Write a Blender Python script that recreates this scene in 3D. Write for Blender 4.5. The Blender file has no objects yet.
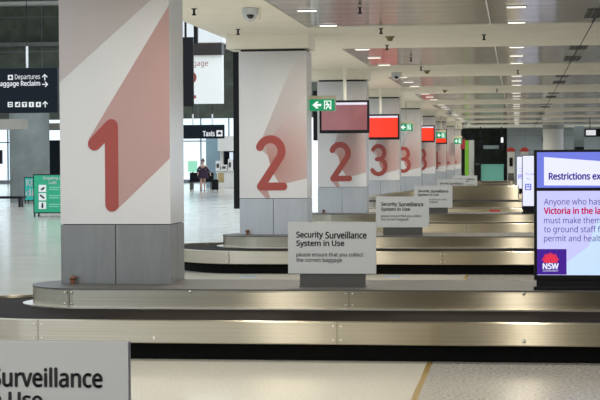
import bpy, bmesh, math, random
from mathutils import Vector, Matrix
random.seed(7)
S = bpy.context.scene
C = S.collection

# ------------------------------------------------------------------ camera
F_PX = 1650.0
EYE = Vector((0, 0, 1.6))
YAW = math.atan(217 / F_PX)
PITCH = math.atan(40.4 / F_PX)
ROLL = 0.0058
Fv = Vector((-math.sin(YAW) * math.cos(PITCH), math.cos(YAW) * math.cos(PITCH), -math.sin(PITCH)))
R0 = Vector((math.cos(YAW), math.sin(YAW), 0))
U0 = R0.cross(Fv)
Rv = R0 * math.cos(ROLL) - U0 * math.sin(ROLL)
Uv = U0 * math.cos(ROLL) + R0 * math.sin(ROLL)
cam = bpy.data.cameras.new('camera')
cam.sensor_width = 36.0
cam.lens = 36.0 * F_PX / 600.0
cam.clip_start = 0.1
cam.clip_end = 400
cam_o = bpy.data.objects.new('camera', cam)
C.objects.link(cam_o)
M3 = Matrix((Rv, Uv, -Fv)).transposed()
cam_o.matrix_world = Matrix.Translation(EYE) @ M3.to_4x4()
S.camera = cam_o

# ------------------------------------------------------------------ world, exposure
S.view_settings.view_transform = 'Standard'
S.view_settings.look = 'None'
S.view_settings.exposure = 0.28
S.view_settings.gamma = 1.0
S.view_settings.use_curve_mapping = False
W = bpy.data.worlds.new('daylight')
S.world = W
W.use_nodes = True
bg = W.node_tree.nodes['Background']
bg.inputs[0].default_value = (0.82, 0.91, 1.0, 1)
bg.inputs[1].default_value = 1.4
ANROT = 0.0         # brushing direction of the steel
LAMP = 1.6           # glow of the small ceiling lamps' diffusers
LAMP_W = 30.0        # watts of each small ceiling lamp


def area(name, loc, sx, sy, power, color, rot=(0, 0, 0)):
    l = bpy.data.lights.new(name, 'AREA')
    l.shape = 'RECTANGLE'
    l.size, l.size_y, l.energy, l.color = sx, sy, power, color
    o = bpy.data.objects.new(name, l)
    o.location, o.rotation_euler = loc, rot
    C.objects.link(o)
    return o


def ray(px, py):
    return Fv + Rv * ((px - 300) / F_PX) + Uv * ((200 - py) / F_PX)


def at(px, py, Y):
    d = ray(px, py)
    return EYE + d * (Y / d.y)


def atz(px, py, z):
    d = ray(px, py)
    return EYE + d * ((z - 1.6) / d.z)


D = 9.89             # spacing of the carousels and of the columns


# ------------------------------------------------------------------ materials
def mat(name, col, rough=0.5, metal=0.0, var=0.0, scale=20.0, emit=None, est=1.0, aniso=0.0, bump=0.0, bscale=200.0,
        stretch=None, spec=None, coat=0.0):
    m = bpy.data.materials.new(name)
    m.use_nodes = True
    n, l = m.node_tree.nodes, m.node_tree.links
    b = n['Principled BSDF']
    b.inputs['Base Color'].default_value = (*col, 1)
    b.inputs['Roughness'].default_value = rough
    b.inputs['Metallic'].default_value = metal
    if spec is not None:
        b.inputs['Specular IOR Level'].default_value = spec
    if coat:
        b.inputs['Coat Weight'].default_value = coat
        b.inputs['Coat Roughness'].default_value = 0.15
    if emit:
        b.inputs['Emission Color'].default_value = (*emit, 1)
        b.inputs['Emission Strength'].default_value = est
    tc = n.new('ShaderNodeTexCoord')
    mp = n.new('ShaderNodeMapping')
    l.new(tc.outputs['Object'], mp.inputs['Vector'])
    if stretch:
        mp.inputs['Scale'].default_value = stretch
    if var:
        t = n.new('ShaderNodeTexNoise')
        t.inputs['Scale'].default_value = scale
        t.inputs['Detail'].default_value = 4
        l.new(mp.outputs[0], t.inputs['Vector'])
        r = n.new('ShaderNodeValToRGB')
        r.color_ramp.elements[0].position = 0.3
        r.color_ramp.elements[1].position = 0.7
        r.color_ramp.elements[0].color = (*[max(0, c * (1 - var)) for c in col], 1)
        r.color_ramp.elements[1].color = (*[min(1, c * (1 + var)) for c in col], 1)
        l.new(t.outputs['Fac'], r.inputs['Fac'])
        l.new(r.outputs['Color'], b.inputs['Base Color'])
    if aniso:
        b.inputs['Anisotropic'].default_value = aniso
        b.inputs['Anisotropic Rotation'].default_value = ANROT
        tg = n.new('ShaderNodeTangent')
        tg.direction_type = 'UV_MAP'
        l.new(tg.outputs[0], b.inputs['Tangent'])
    if bump:
        t2 = n.new('ShaderNodeTexNoise')
        t2.inputs['Scale'].default_value = bscale
        l.new(mp.outputs[0], t2.inputs['Vector'])
        bp = n.new('ShaderNodeBump')
        bp.inputs['Strength'].default_value = bump
        bp.inputs['Distance'].default_value = 0.002
        l.new(t2.outputs['Fac'], bp.inputs['Height'])
        l.new(bp.outputs[0], b.inputs['Normal'])
    return m


def lit(name, col, st=1.0, rough=0.25):
    st *= 0.82
    """the face of a screen or a backlit sign"""
    return mat(name, tuple(c * 0.15 for c in col), rough, emit=col, est=st)


def fade_mat(name, near, far, dist, rough=0.35):
    """a print that fades from one ink to another along a diagonal of the panel"""
    m = mat(name, near, rough)
    n, l = m.node_tree.nodes, m.node_tree.links
    tc = n.new('ShaderNodeTexCoord')
    ln = n.new('ShaderNodeVectorMath')
    ln.operation = 'LENGTH'
    l.new(tc.outputs['Object'], ln.inputs[0])
    mr = n.new('ShaderNodeMapRange')
    mr.inputs['From Min'].default_value = dist[0]
    mr.inputs['From Max'].default_value = dist[1]
    l.new(ln.outputs['Value'], mr.inputs['Value'])
    mx = n.new('ShaderNodeMix')
    mx.data_type = 'RGBA'
    mx.inputs[6].default_value = (*near, 1)
    mx.inputs[7].default_value = (*far, 1)
    l.new(mr.outputs[0], mx.inputs[0])
    l.new(mx.outputs[2], n['Principled BSDF'].inputs['Base Color'])
    return m


def slat_metal():
    """satin metal ceiling pans with fine ridges running across the hall"""
    m = mat('ceiling_metal', (0.6, 0.58, 0.53), 0.15, 0.97, aniso=0.80)
    n, l = m.node_tree.nodes, m.node_tree.links
    b = n['Principled BSDF']
    b.inputs['Anisotropic Rotation'].default_value = 0.25
    tc = n.new('ShaderNodeTexCoord')
    nz = n.new('ShaderNodeTexNoise')
    nz.inputs['Scale'].default_value = 1.0
    nz.inputs['Detail'].default_value = 3
    mp = n.new('ShaderNodeMapping')
    mp.inputs['Scale'].default_value = (0.12, 3.2, 1)
    l.new(tc.outputs['Object'], mp.inputs['Vector'])
    l.new(mp.outputs[0], nz.inputs['Vector'])
    r = n.new('ShaderNodeValToRGB')
    r.color_ramp.elements[0].position = 0.35
    r.color_ramp.elements[1].position = 0.62
    r.color_ramp.elements[0].color = (0.36, 0.35, 0.32, 1)
    r.color_ramp.elements[1].color = (0.58, 0.56, 0.52, 1)
    l.new(nz.outputs['Fac'], r.inputs['Fac'])
    w = n.new('ShaderNodeTexWave')          # joints between the narrow pans
    w.bands_direction = 'Y'
    w.inputs['Scale'].default_value = 0.5
    l.new(tc.outputs['Object'], w.inputs['Vector'])
    wr = n.new('ShaderNodeMapRange')
    wr.inputs['From Min'].default_value = 0.0
    wr.inputs['From Max'].default_value = 0.25
    wr.inputs['To Min'].default_value = 0.55
    l.new(w.outputs['Fac'], wr.inputs['Value'])
    mu = n.new('ShaderNodeVectorMath')
    mu.operation = 'SCALE'
    l.new(r.outputs['Color'], mu.inputs[0])
    l.new(wr.outputs[0], mu.inputs['Scale'])
    l.new(mu.outputs[0], b.inputs['Base Color'])
    return m


def brushed(name, col, rough, an):
    """steel brushed along its length, so lamps smear into upright streaks"""
    m = bpy.data.materials.new(name)
    m.use_nodes = True
    n, l = m.node_tree.nodes, m.node_tree.links
    n.clear()
    out = n.new('ShaderNodeOutputMaterial')
    g1 = n.new('ShaderNodeBsdfAnisotropic')
    g1.distribution = 'GGX'
    g1.inputs['Roughness'].default_value = rough
    g1.inputs['Anisotropy'].default_value = an
    g1.inputs['Rotation'].default_value = ANROT
    tg = n.new('ShaderNodeTangent')
    tg.direction_type = 'UV_MAP'
    l.new(tg.outputs[0], g1.inputs['Tangent'])
    tc = n.new('ShaderNodeTexCoord')
    mp = n.new('ShaderNodeMapping')
    mp.inputs['Scale'].default_value = (0.4, 0.4, 60)
    l.new(tc.outputs['Object'], mp.inputs['Vector'])
    t = n.new('ShaderNodeTexNoise')
    t.inputs['Scale'].default_value = 2.0
    t.inputs['Detail'].default_value = 4
    l.new(mp.outputs[0], t.inputs['Vector'])
    r = n.new('ShaderNodeValToRGB')
    r.color_ramp.elements[0].position, r.color_ramp.elements[1].position = 0.3, 0.7
    r.color_ramp.elements[0].color = (*[c * 0.92 for c in col], 1)
    r.color_ramp.elements[1].color = (*[c * 1.08 for c in col], 1)
    l.new(t.outputs['Fac'], r.inputs['Fac'])
    l.new(r.outputs['Color'], g1.inputs['Color'])
    l.new(g1.outputs[0], out.inputs['Surface'])
    return m


def terrazzo(name, c0, c1, c2, scale, rough):
    m = mat(name, c0, rough, spec=0.3)
    n, l = m.node_tree.nodes, m.node_tree.links
    b = n['Principled BSDF']
    tc = n.new('ShaderNodeTexCoord')
    v = n.new('ShaderNodeTexNoise')
    v.inputs['Scale'].default_value = scale
    v.inputs['Detail'].default_value = 6
    l.new(tc.outputs['Object'], v.inputs['Vector'])
    r = n.new('ShaderNodeValToRGB')
    e = r.color_ramp.elements
    e[0].position, e[0].color = 0.33, (*c1, 1)
    e[1].position, e[1].color = 0.66, (*c2, 1)
    k = e.new(0.5)
    k.color = (*c0, 1)
    l.new(v.outputs['Fac'], r.inputs['Fac'])
    v2 = n.new('ShaderNodeTexNoise')
    v2.inputs['Scale'].default_value = 0.9
    l.new(tc.outputs['Object'], v2.inputs['Vector'])
    mr = n.new('ShaderNodeMapRange')
    mr.inputs['To Min'].default_value = rough * 0.75
    mr.inputs['To Max'].default_value = rough * 1.35
    l.new(v2.outputs['Fac'], mr.inputs['Value'])
    l.new(mr.outputs[0], b.inputs['Roughness'])
    l.new(r.outputs['Color'], b.inputs['Base Color'])
    return m


MT = dict(
    cream=mat('cream_paint', (0.86, 0.82, 0.70), 0.55, var=0.03, scale=1.5),
    pan=slat_metal(),
    steel=brushed('brushed_steel', (0.45, 0.41, 0.325), 0.31, 0.74),
    deck=mat('deck_steel', (0.12, 0.117, 0.108), 0.6, 0.6, var=0.05, scale=3),
    rubber=mat('black_rubber', (0.012, 0.009, 0.007), 0.75, var=0.3, scale=2.0, spec=0.06),
    plinth=mat('plinth_black', (0.004, 0.004, 0.004), 0.8, spec=0.1),
    base=mat('column_steel', (0.20, 0.20, 0.195), 0.38, 0.7, var=0.08, scale=2.5, stretch=(6, 6, 0.8)),
    base2=mat('column_steel_pale', (0.40, 0.42, 0.44), 0.38, 0.6, var=0.05, scale=2.5, stretch=(6, 6, 0.8)),  # paler, slightly bluish steel for all columns but the nearest
    dark=mat('shadow_gap_black', (0.01, 0.01, 0.01), 0.6),
    white=mat('white_laminate', (0.61, 0.596, 0.588), 0.22, var=0.012, scale=3),
    red=mat('numeral_red', (0.32, 0.048, 0.034), 0.35, var=0.08, scale=160),
    pale=mat('halo_pale', (0.46, 0.405, 0.395), 0.32, var=0.02, scale=180),
    pink=mat('halo_pink', (0.43, 0.265, 0.245), 0.32, var=0.07, scale=180),
    fade=fade_mat('halo_fade', (0.41, 0.20, 0.17), (0.57, 0.54, 0.53), (0.1, 1.2)),
    fade2=fade_mat('halo_soft', (0.44, 0.34, 0.325), (0.59, 0.57, 0.56), (0.2, 1.8)),
    sign=mat('sign_white', (0.44, 0.455, 0.455), 0.35, var=0.01, scale=4),
    signedge=mat('sign_edge', (0.09, 0.08, 0.11), 0.4),
    foot=mat('sign_foot_grey', (0.07, 0.068, 0.065), 0.45, 0.4),
    ink=mat('black_ink', (0.008, 0.008, 0.010), 0.5),
    black=mat('black_plastic', (0.005, 0.005, 0.007), 0.5, spec=0.2),
    brass=mat('brass_strip', (0.35, 0.24, 0.08), 0.4, 0.6),
    bolt=mat('bolt_steel', (0.75, 0.72, 0.65), 0.3, 1.0),
    bronze=mat('stud_bronze', (0.18, 0.08, 0.04), 0.4, 0.6),
    floor=terrazzo('terrazzo_cream', (0.53, 0.505, 0.435), (0.47, 0.445, 0.38), (0.59, 0.56, 0.49), 55, 0.15),
    grey=terrazzo('terrazzo_grey', (0.36, 0.345, 0.315), (0.24, 0.23, 0.21), (0.50, 0.48, 0.44), 38, 0.17),
    wallgrey=mat('wall_panel_grey', (0.30, 0.325, 0.32), 0.5, var=0.06, scale=0.8),
    stone=mat('wall_stone_green', (0.10, 0.115, 0.088), 0.6, var=0.25, scale=2.5),
    concrete=mat('concrete', (0.19, 0.215, 0.205), 0.6, var=0.2, scale=1.2),
    beam=mat('bulkhead_beige', (0.30, 0.28, 0.24), 0.6, var=0.08, scale=1.0),
    bwhite=mat('bulkhead_white', (0.82, 0.83, 0.83), 0.5),
    navy=mat('sign_navy', (0.004, 0.008, 0.014), 0.5, spec=0.15),
    signtext=lit('sign_lettering', (0.85, 0.88, 0.92), 0.8),
    green=mat('board_green', (0.015, 0.36, 0.19), 0.4, var=0.05, scale=3),
    teal=mat('board_teal', (0.02, 0.44, 0.36), 0.4, var=0.05, scale=3),
    wink=mat('white_ink', (0.80, 0.82, 0.80), 0.4),
    exitg=lit('exit_green', (0.0, 0.33, 0.13), 0.75),
    exitw=lit('exit_white', (0.85, 1.0, 0.92), 1.0),
    exitbox=mat('exit_housing', (0.42, 0.37, 0.27), 0.4),
    orange=lit('screen_orange', (0.95, 0.035, 0.008), 0.95),
    mauve=mat('screen_mauve_reflection', (0.05, 0.02, 0.02), 0.12, emit=(0.19, 0.065, 0.07), est=1.0, var=0.5, scale=3),  # dark screen whose pinkish reflection is put in as dim glow and tint
    header=lit('screen_header', (0.75, 0.72, 0.85), 0.9),
    s_blue=lit('display_blue', (0.17, 0.21, 0.78), 0.9),
    s_white=lit('display_white', (0.78, 0.80, 1.0), 0.98),
    s_lilac=lit('display_lilac', (0.58, 0.58, 0.95), 0.95),
    s_pale=lit('display_pale', (0.58, 0.75, 0.98), 0.95),
    s_purple=lit('display_purple', (0.06, 0.01, 0.32), 0.8),
    s_ink=mat('display_violet_ink', (0.02, 0.01, 0.12), 0.25, emit=(0.045, 0.015, 0.22), est=0.8),
    s_red=lit('display_crimson', (0.55, 0.0, 0.10), 0.9),
    s_pinkred=lit('display_flower_red', (0.80, 0.03, 0.08), 0.9),
    lamp=mat('lamp_diffuser', (0.9, 0.9, 0.88), 0.4, emit=(1.0, 0.93, 0.80), est=LAMP),
    grille=mat('vent_black', (0.01, 0.01, 0.012), 0.6),
    domew=mat('camera_white', (0.62, 0.64, 0.66), 0.35),
    dome=mat('camera_dome', (0.004, 0.004, 0.006), 0.08, coat=0.5),
    gold=mat('detector_gold', (0.22, 0.17, 0.08), 0.35, 0.6),
    postred=mat('post_red', (0.50, 0.03, 0.025), 0.35),
    postwhite=mat('post_white', (0.62, 0.62, 0.60), 0.4),
    lime=mat('totem_lime', (0.28, 0.62, 0.05), 0.4),
    counter=mat('counter_teal', (0.20, 0.55, 0.44), 0.35),
    gwhite=mat('totem_white', (0.62, 0.62, 0.56), 0.4),
    bluewall=mat('panel_blue_grey', (0.25, 0.36, 0.42), 0.35, var=0.1, scale=0.7),
    cafe=mat('cafe_white', (0.72, 0.70, 0.66), 0.4),
    tan=mat('cafe_tan', (0.45, 0.33, 0.16), 0.5, var=0.3, scale=3),
    glass=None,
    mullion=mat('mullion_grey', (0.20, 0.22, 0.24), 0.4, 0.4),
    skin=mat('skin', (0.62, 0.38, 0.28), 0.5),
    coat=mat('coat_plum', (0.035, 0.016, 0.045), 0.7, var=0.2, scale=6),
    blouse=mat('blouse_pink', (0.60, 0.42, 0.42), 0.7),
    hair=mat('hair_black', (0.012, 0.009, 0.008), 0.5),
    red_sticker=mat('sticker_red', (0.42, 0.02, 0.02), 0.5),
)
g = bpy.data.materials.new('window_glass')
g.use_nodes = True
gn, gl = g.node_tree.nodes, g.node_tree.links
gn.clear()
_o = gn.new('ShaderNodeOutputMaterial')
_t = gn.new('ShaderNodeBsdfTransparent')
_t.inputs[0].default_value = (0.90, 0.96, 0.97, 1)
_g = gn.new('ShaderNodeBsdfGlossy')
_g.inputs['Roughness'].default_value = 0.02
_m = gn.new('ShaderNodeMixShader')
_m.inputs[0].default_value = 0.06
gl.new(_t.outputs[0], _m.inputs[1])
gl.new(_g.outputs[0], _m.inputs[2])
gl.new(_m.outputs[0], _o.inputs[0])
MT['glass'] = g


# ------------------------------------------------------------------ mesh helpers
def wl(o):
    v = Vector((0, 0, 0))
    while o is not None:
        v += o.location
        o = o.parent
    return v


class MB:
    def __init__(self):
        self.v, self.f, self.m, self.uv = [], [], [], []

    def face(self, pts, mi=0, uv=None):
        i = len(self.v)
        self.v += [Vector(p) for p in pts]
        self.f.append(list(range(i, i + len(pts))))
        self.m.append(mi)
        self.uv.append(uv)

    def mesh(self, vs, fs, mi=0):
        i = len(self.v)
        self.v += [Vector(p) for p in vs]
        for f in fs:
            self.f.append([i + k for k in f])
            self.m.append(mi)
            self.uv.append(None)

    def box(self, x0, x1, y0, y1, z0, z1, mi=0):
        x0, x1 = min(x0, x1), max(x0, x1)
        y0, y1 = min(y0, y1), max(y0, y1)
        z0, z1 = min(z0, z1), max(z0, z1)
        self.mesh([(x0, y0, z0), (x1, y0, z0), (x1, y1, z0), (x0, y1, z0), (x0, y0, z1), (x1, y0, z1), (x1, y1, z1), (x0, y1, z1)],
                  [(0, 3, 2, 1), (4, 5, 6, 7), (0, 1, 5, 4), (1, 2, 6, 5), (2, 3, 7, 6), (3, 0, 4, 7)], mi)
        return self

    def prism(self, pts, y0, y1, mi=0):
        """outline pts (x, z) given counter-clockwise as seen from the front (-Y), pushed from y0 (front) to y1"""
        a = sum(p[0] * q[1] - q[0] * p[1] for p, q in zip(pts, pts[1:] + pts[:1]))
        if a < 0:
            pts = pts[::-1]
        n = len(pts)
        vs = [(x, y0, z) for x, z in pts] + [(x, y1, z) for x, z in pts]
        fs = [list(range(n)), list(range(2 * n - 1, n - 1, -1))]
        fs += [(i, n + i, n + (i + 1) % n, (i + 1) % n) for i in range(n)]
        self.mesh(vs, fs, mi)
        return self

    def plate(self, pts, z0, z1, mi=0):
        n = len(pts)
        vs = [(x, y, z0) for x, y in pts] + [(x, y, z1) for x, y in pts]
        fs = [list(range(n - 1, -1, -1)), list(range(n, 2 * n))]
        fs += [(i, (i + 1) % n, n + (i + 1) % n, n + i) for i in range(n)]
        self.mesh(vs, fs, mi)
        return self

    def tube(self, a, b, r0, r1=None, n=12, mi=0):
        a, b = Vector(a), Vector(b)
        r1 = r0 if r1 is None else r1
        d = (b - a).normalized()
        u = d.orthogonal().normalized()
        w = d.cross(u)
        ring = lambda c, r: [c + (u * math.cos(2 * math.pi * i / n) + w * math.sin(2 * math.pi * i / n)) * r for i in range(n)]
        vs = ring(a, r0) + ring(b, r1)
        fs = [list(range(n - 1, -1, -1)), list(range(n, 2 * n))] + [(i, (i + 1) % n, n + (i + 1) % n, n + i) for i in range(n)]
        self.mesh(vs, fs, mi)
        return self

    def ball(self, c, rx, ry, rz, n=12, k=8, lo=-math.pi / 2, hi=math.pi / 2, mi=0):
        vs, fs = [], []
        for j in range(k + 1):
            t = lo + (hi - lo) * j / k
            for i in range(n):
                p = 2 * math.pi * i / n
                vs.append((c[0] + rx * math.cos(t) * math.cos(p), c[1] + ry * math.cos(t) * math.sin(p), c[2] + rz * math.sin(t)))
        for j in range(k):
            for i in range(n):
                fs.append((j * n + i, j * n + (i + 1) % n, (j + 1) * n + (i + 1) % n, (j + 1) * n + i))
        fs.append(list(range(n - 1, -1, -1)))
        fs.append([k * n + i for i in range(n)])
        self.mesh(vs, fs, mi)
        return self

    def build(self, name, mats, parent=None, smooth=False, bevel=0.0, seg=2, origin=None):
        if not isinstance(mats, (list, tuple)):
            mats = [mats]
        off = wl(parent) if parent is not None else Vector((0, 0, 0))
        org = Vector(origin) if origin is not None else None
        shift = org if org is not None else off
        me = bpy.data.meshes.new(name)
        me.from_pydata([tuple(p - shift) for p in self.v], [], self.f)
        for mt in mats:
            me.materials.append(mt)
        for p, mi in zip(me.polygons, self.m):
            p.material_index = mi
        if any(u for u in self.uv):
            uvl = me.uv_layers.new(name='UVMap')
            for p, u in zip(me.polygons, self.uv):
                if u:
                    for li, w in zip(p.loop_indices, u):
                        uvl.data[li].uv = w
        if smooth:
            for p in me.polygons:
                p.use_smooth = True
            try:
                me.set_sharp_from_angle(angle=math.radians(35))
            except Exception:
                pass
        me.update()
        o = bpy.data.objects.new(name, me)
        C.objects.link(o)
        if parent is not None:
            o.parent = parent
        if org is not None:
            o.location = org - off
        if bevel:
            bv = o.modifiers.new('bevel', 'BEVEL')
            bv.width, bv.segments, bv.limit_method, bv.angle_limit = bevel, seg, 'ANGLE', math.radians(40)
            bv.harden_normals = True
        return o


def tag(o, label, cat, group=None):
    o['label'] = label
    o['category'] = cat
    if group:
        o['group'] = group
    return o


def struct(o):
    o['kind'] = 'structure'
    return o


def thing(name, loc, label, cat, group=None):
    o = bpy.data.objects.new(name, None)
    o.empty_display_size = 0.2
    o.location = loc
    C.objects.link(o)
    return tag(o, label, cat, group)


def copy_tree(o, parent=None):
    c = o.copy()
    C.objects.link(c)
    if parent is not None:
        c.parent = parent
    for ch in list(o.children):
        copy_tree(ch, c)
    return c


SANS = None
try:      # the sans serif that ships inside Blender; its built-in font is used if that is missing
    import os
    SANS = bpy.data.fonts.load(os.path.join(bpy.utils.system_resource('DATAFILES'), 'fonts', 'NotoSansHebrew-Regular.woff2'))
except Exception:
    SANS = None


def text(body, name, m, parent, x0, x1, z0, z1, y, depth=0.002, bold=0.0, label=None, spacing=1.0):
    """lettering fitted into the box x0..x1, z0..z1 on a plane facing the viewer at distance y"""
    cu = bpy.data.curves.new(name, 'FONT')
    cu.body = body
    if SANS:
        cu.font = SANS
    cu.size = 1.0
    cu.extrude = 0.0
    cu.space_character = spacing
    cu.resolution_u = 4
    tmp = bpy.data.objects.new('tmp', cu)
    C.objects.link(tmp)
    dg = bpy.context.evaluated_depsgraph_get()
    me = bpy.data.meshes.new_from_object(tmp.evaluated_get(dg))
    bpy.data.objects.remove(tmp)
    xs = [v.co.x for v in me.vertices]
    ys = [v.co.y for v in me.vertices]
    sx = (x1 - x0) / (max(xs) - min(xs))
    sz = (z1 - z0) / (max(ys) - min(ys))
    off = wl(parent)
    mx, my = min(xs), min(ys)
    for v in me.vertices:
        v.co = Vector((x0 + (v.co.x - mx) * sx, y - depth, z0 + (v.co.y - my) * sz)) - off
    bm = bmesh.new()
    bm.from_mesh(me)
    if bold:      # heavier strokes: the same outlines again, nudged sideways and up
        src = bm.faces[:]
        for dx, dz in ((bold * sx, 0), (-bold * sx, 0), (0, bold * 0.7 * sz), (0, -bold * 0.7 * sz)):
            d_ = bmesh.ops.duplicate(bm, geom=src)
            for e in d_['geom']:
                if isinstance(e, bmesh.types.BMVert):
                    e.co.x += dx
                    e.co.z += dz
                    e.co.y -= 0.00005 + abs(dx) * 0.01
    r = bmesh.ops.extrude_face_region(bm, geom=bm.faces[:])
    for e in r['geom']:
        if isinstance(e, bmesh.types.BMVert):
            e.co.y += depth * 0.5
    bmesh.ops.recalc_face_normals(bm, faces=bm.faces[:])
    bm.to_mesh(me)
    bm.free()
    me.name = name
    me.materials.clear()
    me.materials.append(m)
    o = bpy.data.objects.new(name, me)
    C.objects.link(o)
    o.parent = parent
    if label:
        o['label'] = label
    return o


def ptext(body, name, m, parent, px0, px1, pyt, pyb, Y, **k):
    a, b = at(px0, pyb, Y), at(px1, pyt, Y)
    return text(body, name, m, parent, a.x, b.x, a.z, b.z, Y, **k)


def stroke(pts, r, n=8):
    """outline of a thick line with round ends"""
    P = [Vector(p) for p in pts]
    L, Rr = [], []
    for i, p in enumerate(P):
        d = (P[min(i + 1, len(P) - 1)] - P[max(i - 1, 0)]).normalized()
        nn = Vector((-d.y, d.x))
        L.append(p + nn * r)
        Rr.append(p - nn * r)
    d0 = (P[1] - P[0]).normalized()
    d1 = (P[-1] - P[-2]).normalized()
    a1 = math.atan2(-d1.x, d1.y) + math.pi
    a0 = math.atan2(d0.x, -d0.y) + math.pi

    out = []
    out += [tuple(q) for q in Rr]
    s = math.atan2(Rr[-1].y - P[-1].y, Rr[-1].x - P[-1].x)
    out += [(P[-1].x + r * math.cos(s + math.pi * i / n), P[-1].y + r * math.sin(s + math.pi * i / n)) for i in range(1, n)]
    out += [tuple(q) for q in L[::-1]]
    s = math.atan2(L[0].y - P[0].y, L[0].x - P[0].x)
    out += [(P[0].x + r * math.cos(s + math.pi * i / n), P[0].y + r * math.sin(s + math.pi * i / n)) for i in range(1, n)]
    return out


def arc(cx, cy, rx, ry, a0, a1, n=20):
    return [(cx + rx * math.cos(math.radians(a0 + (a1 - a0) * i / n)), cy + ry * math.sin(math.radians(a0 + (a1 - a0) * i / n))) for i in range(n + 1)]


def stadium(x0, x1, cy, rx, ry, ryb=None, n=24):
    """counter-clockwise outline of a long loop with rounded ends; x0, x1 = centres of the ends; ryb = half width of the far side"""
    ryb = ry if ryb is None else ryb
    h = lambda t: cy + (ry if math.sin(t) < 0 else ryb) * math.sin(t)
    p = [(x1 + rx * math.cos(t), h(t)) for t in [(-math.pi / 2 + math.pi * i / n) for i in range(n + 1)]]
    p += [(x0 + rx * math.cos(t), h(t)) for t in [(math.pi / 2 + math.pi * i / n) for i in range(n + 1)]]
    return p


def wall_strip(b, pts, z0, z1, mi=0, inward=False):
    n = len(pts)
    s = 0.0
    for i in range(n):
        p, q = pts[i], pts[(i + 1) % n]
        d = math.hypot(q[0] - p[0], q[1] - p[1])
        if d < 1e-6:
            continue
        f = [(p[0], p[1], z0), (q[0], q[1], z0), (q[0], q[1], z1), (p[0], p[1], z1)]
        u = [(s, z0), (s + d, z0), (s + d, z1), (s, z1)]
        if inward:
            f, u = f[::-1], u[::-1]
        b.face(f, mi, u)
        s += d


def ring_flat(b, po, pi, z, mi=0):
    n = len(po)
    for i in range(n):
        j = (i + 1) % n
        f = [(*po[i], z), (*po[j], z), (*pi[j], z), (*pi[i], z)]
        b.face(f, mi, [(f_[0], f_[1]) for f_ in f])


def weld(o):
    bm = bmesh.new()
    bm.from_mesh(o.data)
    bmesh.ops.remove_doubles(bm, verts=bm.verts[:], dist=1e-5)
    bm.to_mesh(o.data)
    bm.free()
    return o


# ================================================================== SETTING
XL = atz(210, 32.3, 3.48).x            # edge of the low ceiling over the carousels
XS = -2.96                             # where the metal strips begin
XR = 9.0
YEND = 103.0
seam = atz(422, 381, 0.0).x

b = MB()
b.box(-60, seam - 0.02, -42, 130, -0.2, 0)
struct(b.build('floor', MT['floor']))
b = MB()
b.box(seam + 0.02, XR + 12, -42, 130, -0.2, 0)
struct(b.build('floor', MT['grey']))
b = MB()
b.box(seam - 0.02, seam + 0.02, -42, 130, -0.2, 0.001)
struct(b.build('trim_1', MT['brass']))

# ceiling: cream beams across the hall, glossy metal pans between them
ZC = 3.48
b = MB()
b.box(XL, XS, -41, YEND, ZC, 3.9)
for k in range(-6, 9):
    y0 = (2.375 + k) * D
    y1 = (2.83 + k) * D
    b.box(XS, XR, y0, min(y1, YEND), ZC, 3.9)
b.box(XS, XR, 11.83 * D - 16, YEND, ZC + 0.05, 3.9)
struct(b.build('ceiling', MT['cream']))
strips = []
for k in range(-6, 8):
    y0 = (1.83 + k) * D
    y1 = (2.375 + k) * D
    strips.append((y0, y1))
    b = MB()
    q_ = [(XS, y1), (XR, y1), (XR, y0), (XS, y0)]
    b.face([(x, y, ZC + 0.015) for x, y in q_], 0, q_)
    b.box(XS, XR, y0, y1, ZC + 0.0155, 3.9)
    o = struct(b.build('ceiling', MT['pan']))
b = MB()
b.box(1.045, 1.06, 10, YEND, ZC - 0.003, ZC + 0.016)
struct(b.build('trim_2', MT['grille']))
b = MB()
b.box(-0.37, -0.355, 10, YEND, ZC + 0.005, ZC + 0.016)
struct(b.build('trim_3', MT['bwhite']))

# far end of the carousel hall
p0, p1 = at(507, 128, YEND), at(640, 180, YEND)
b = MB()
b.box(p0.x, 14, YEND, YEND + 0.3, 0, 4.2)
for zz in (1.2, 2.1, 3.0):
    b.box(p0.x, 14, YEND - 0.01, YEND, zz, zz + 0.02, 1)
for i in range(8):
    xx = p0.x + 1.1 + i * 1.5
    b.box(xx, xx + 0.02, YEND - 0.01, YEND, 0, 3.9, 1)
struct(b.build('wall_far', [MT['wallgrey'], MT['mullion']]))
b = MB()
b.box(-5.5, p0.x, YEND + 6, YEND + 6.3, 0, 4.2)
b.box(-5.8, -5.5, YEND, YEND + 6.3, 0, 4.2)
b.box(p0.x, p0.x + 0.3, YEND + 0.3, YEND + 6.3, 0, 4.2)
b.box(-5.8, p0.x + 0.3, YEND, YEND + 6.3, 4.0, 4.2)
struct(b.build('wall_recess', MT['stone']))

# the same hall goes on behind the viewer up to a rear wall
b = MB()
b.box(XL, 12, -36.3, -36, 0, 4.2)
struct(b.build('wall_rear', mat('wall_rear_grey', (0.22, 0.21, 0.20), 0.5, var=0.08, scale=0.8)))

# tall hall on the left
b = MB()
zb = at(230, 118, 75).z
b.box(-60, -7.5, 75, 75.5, zb, 9.2)
for i in range(3):
    zz = zb + 1.55 + i * 0.85 * 1.9
    b.box(-60, -7.5, 74.985, 75, zz, zz + 0.03, 1)
for i in range(14):
    b.box(-59 + i * 3.7, -58.97 + i * 3.7, 74.985, 75, zb, 9.2, 1)
struct(b.build('wall_hall', [MT['stone'], MT['mullion']]))
b = MB()
zz = at(30, 43, 74).z
b.box(-60, -10, 74.2, 74.98, zz - 0.12, zz + 0.05)
struct(b.build('trim_4', MT['concrete']))
b = MB()
b.box(-60, -10, 74.3, 74.98, at(30, 5.2, 74.5).z, at(30, 1.6, 74.5).z)
struct(b.build('trim_5', MT['bwhite']))
b = MB()
b.box(-60, -8, 62, 76, 9.0, 9.3)
struct(b.build('ceiling', MT['stone']))
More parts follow.
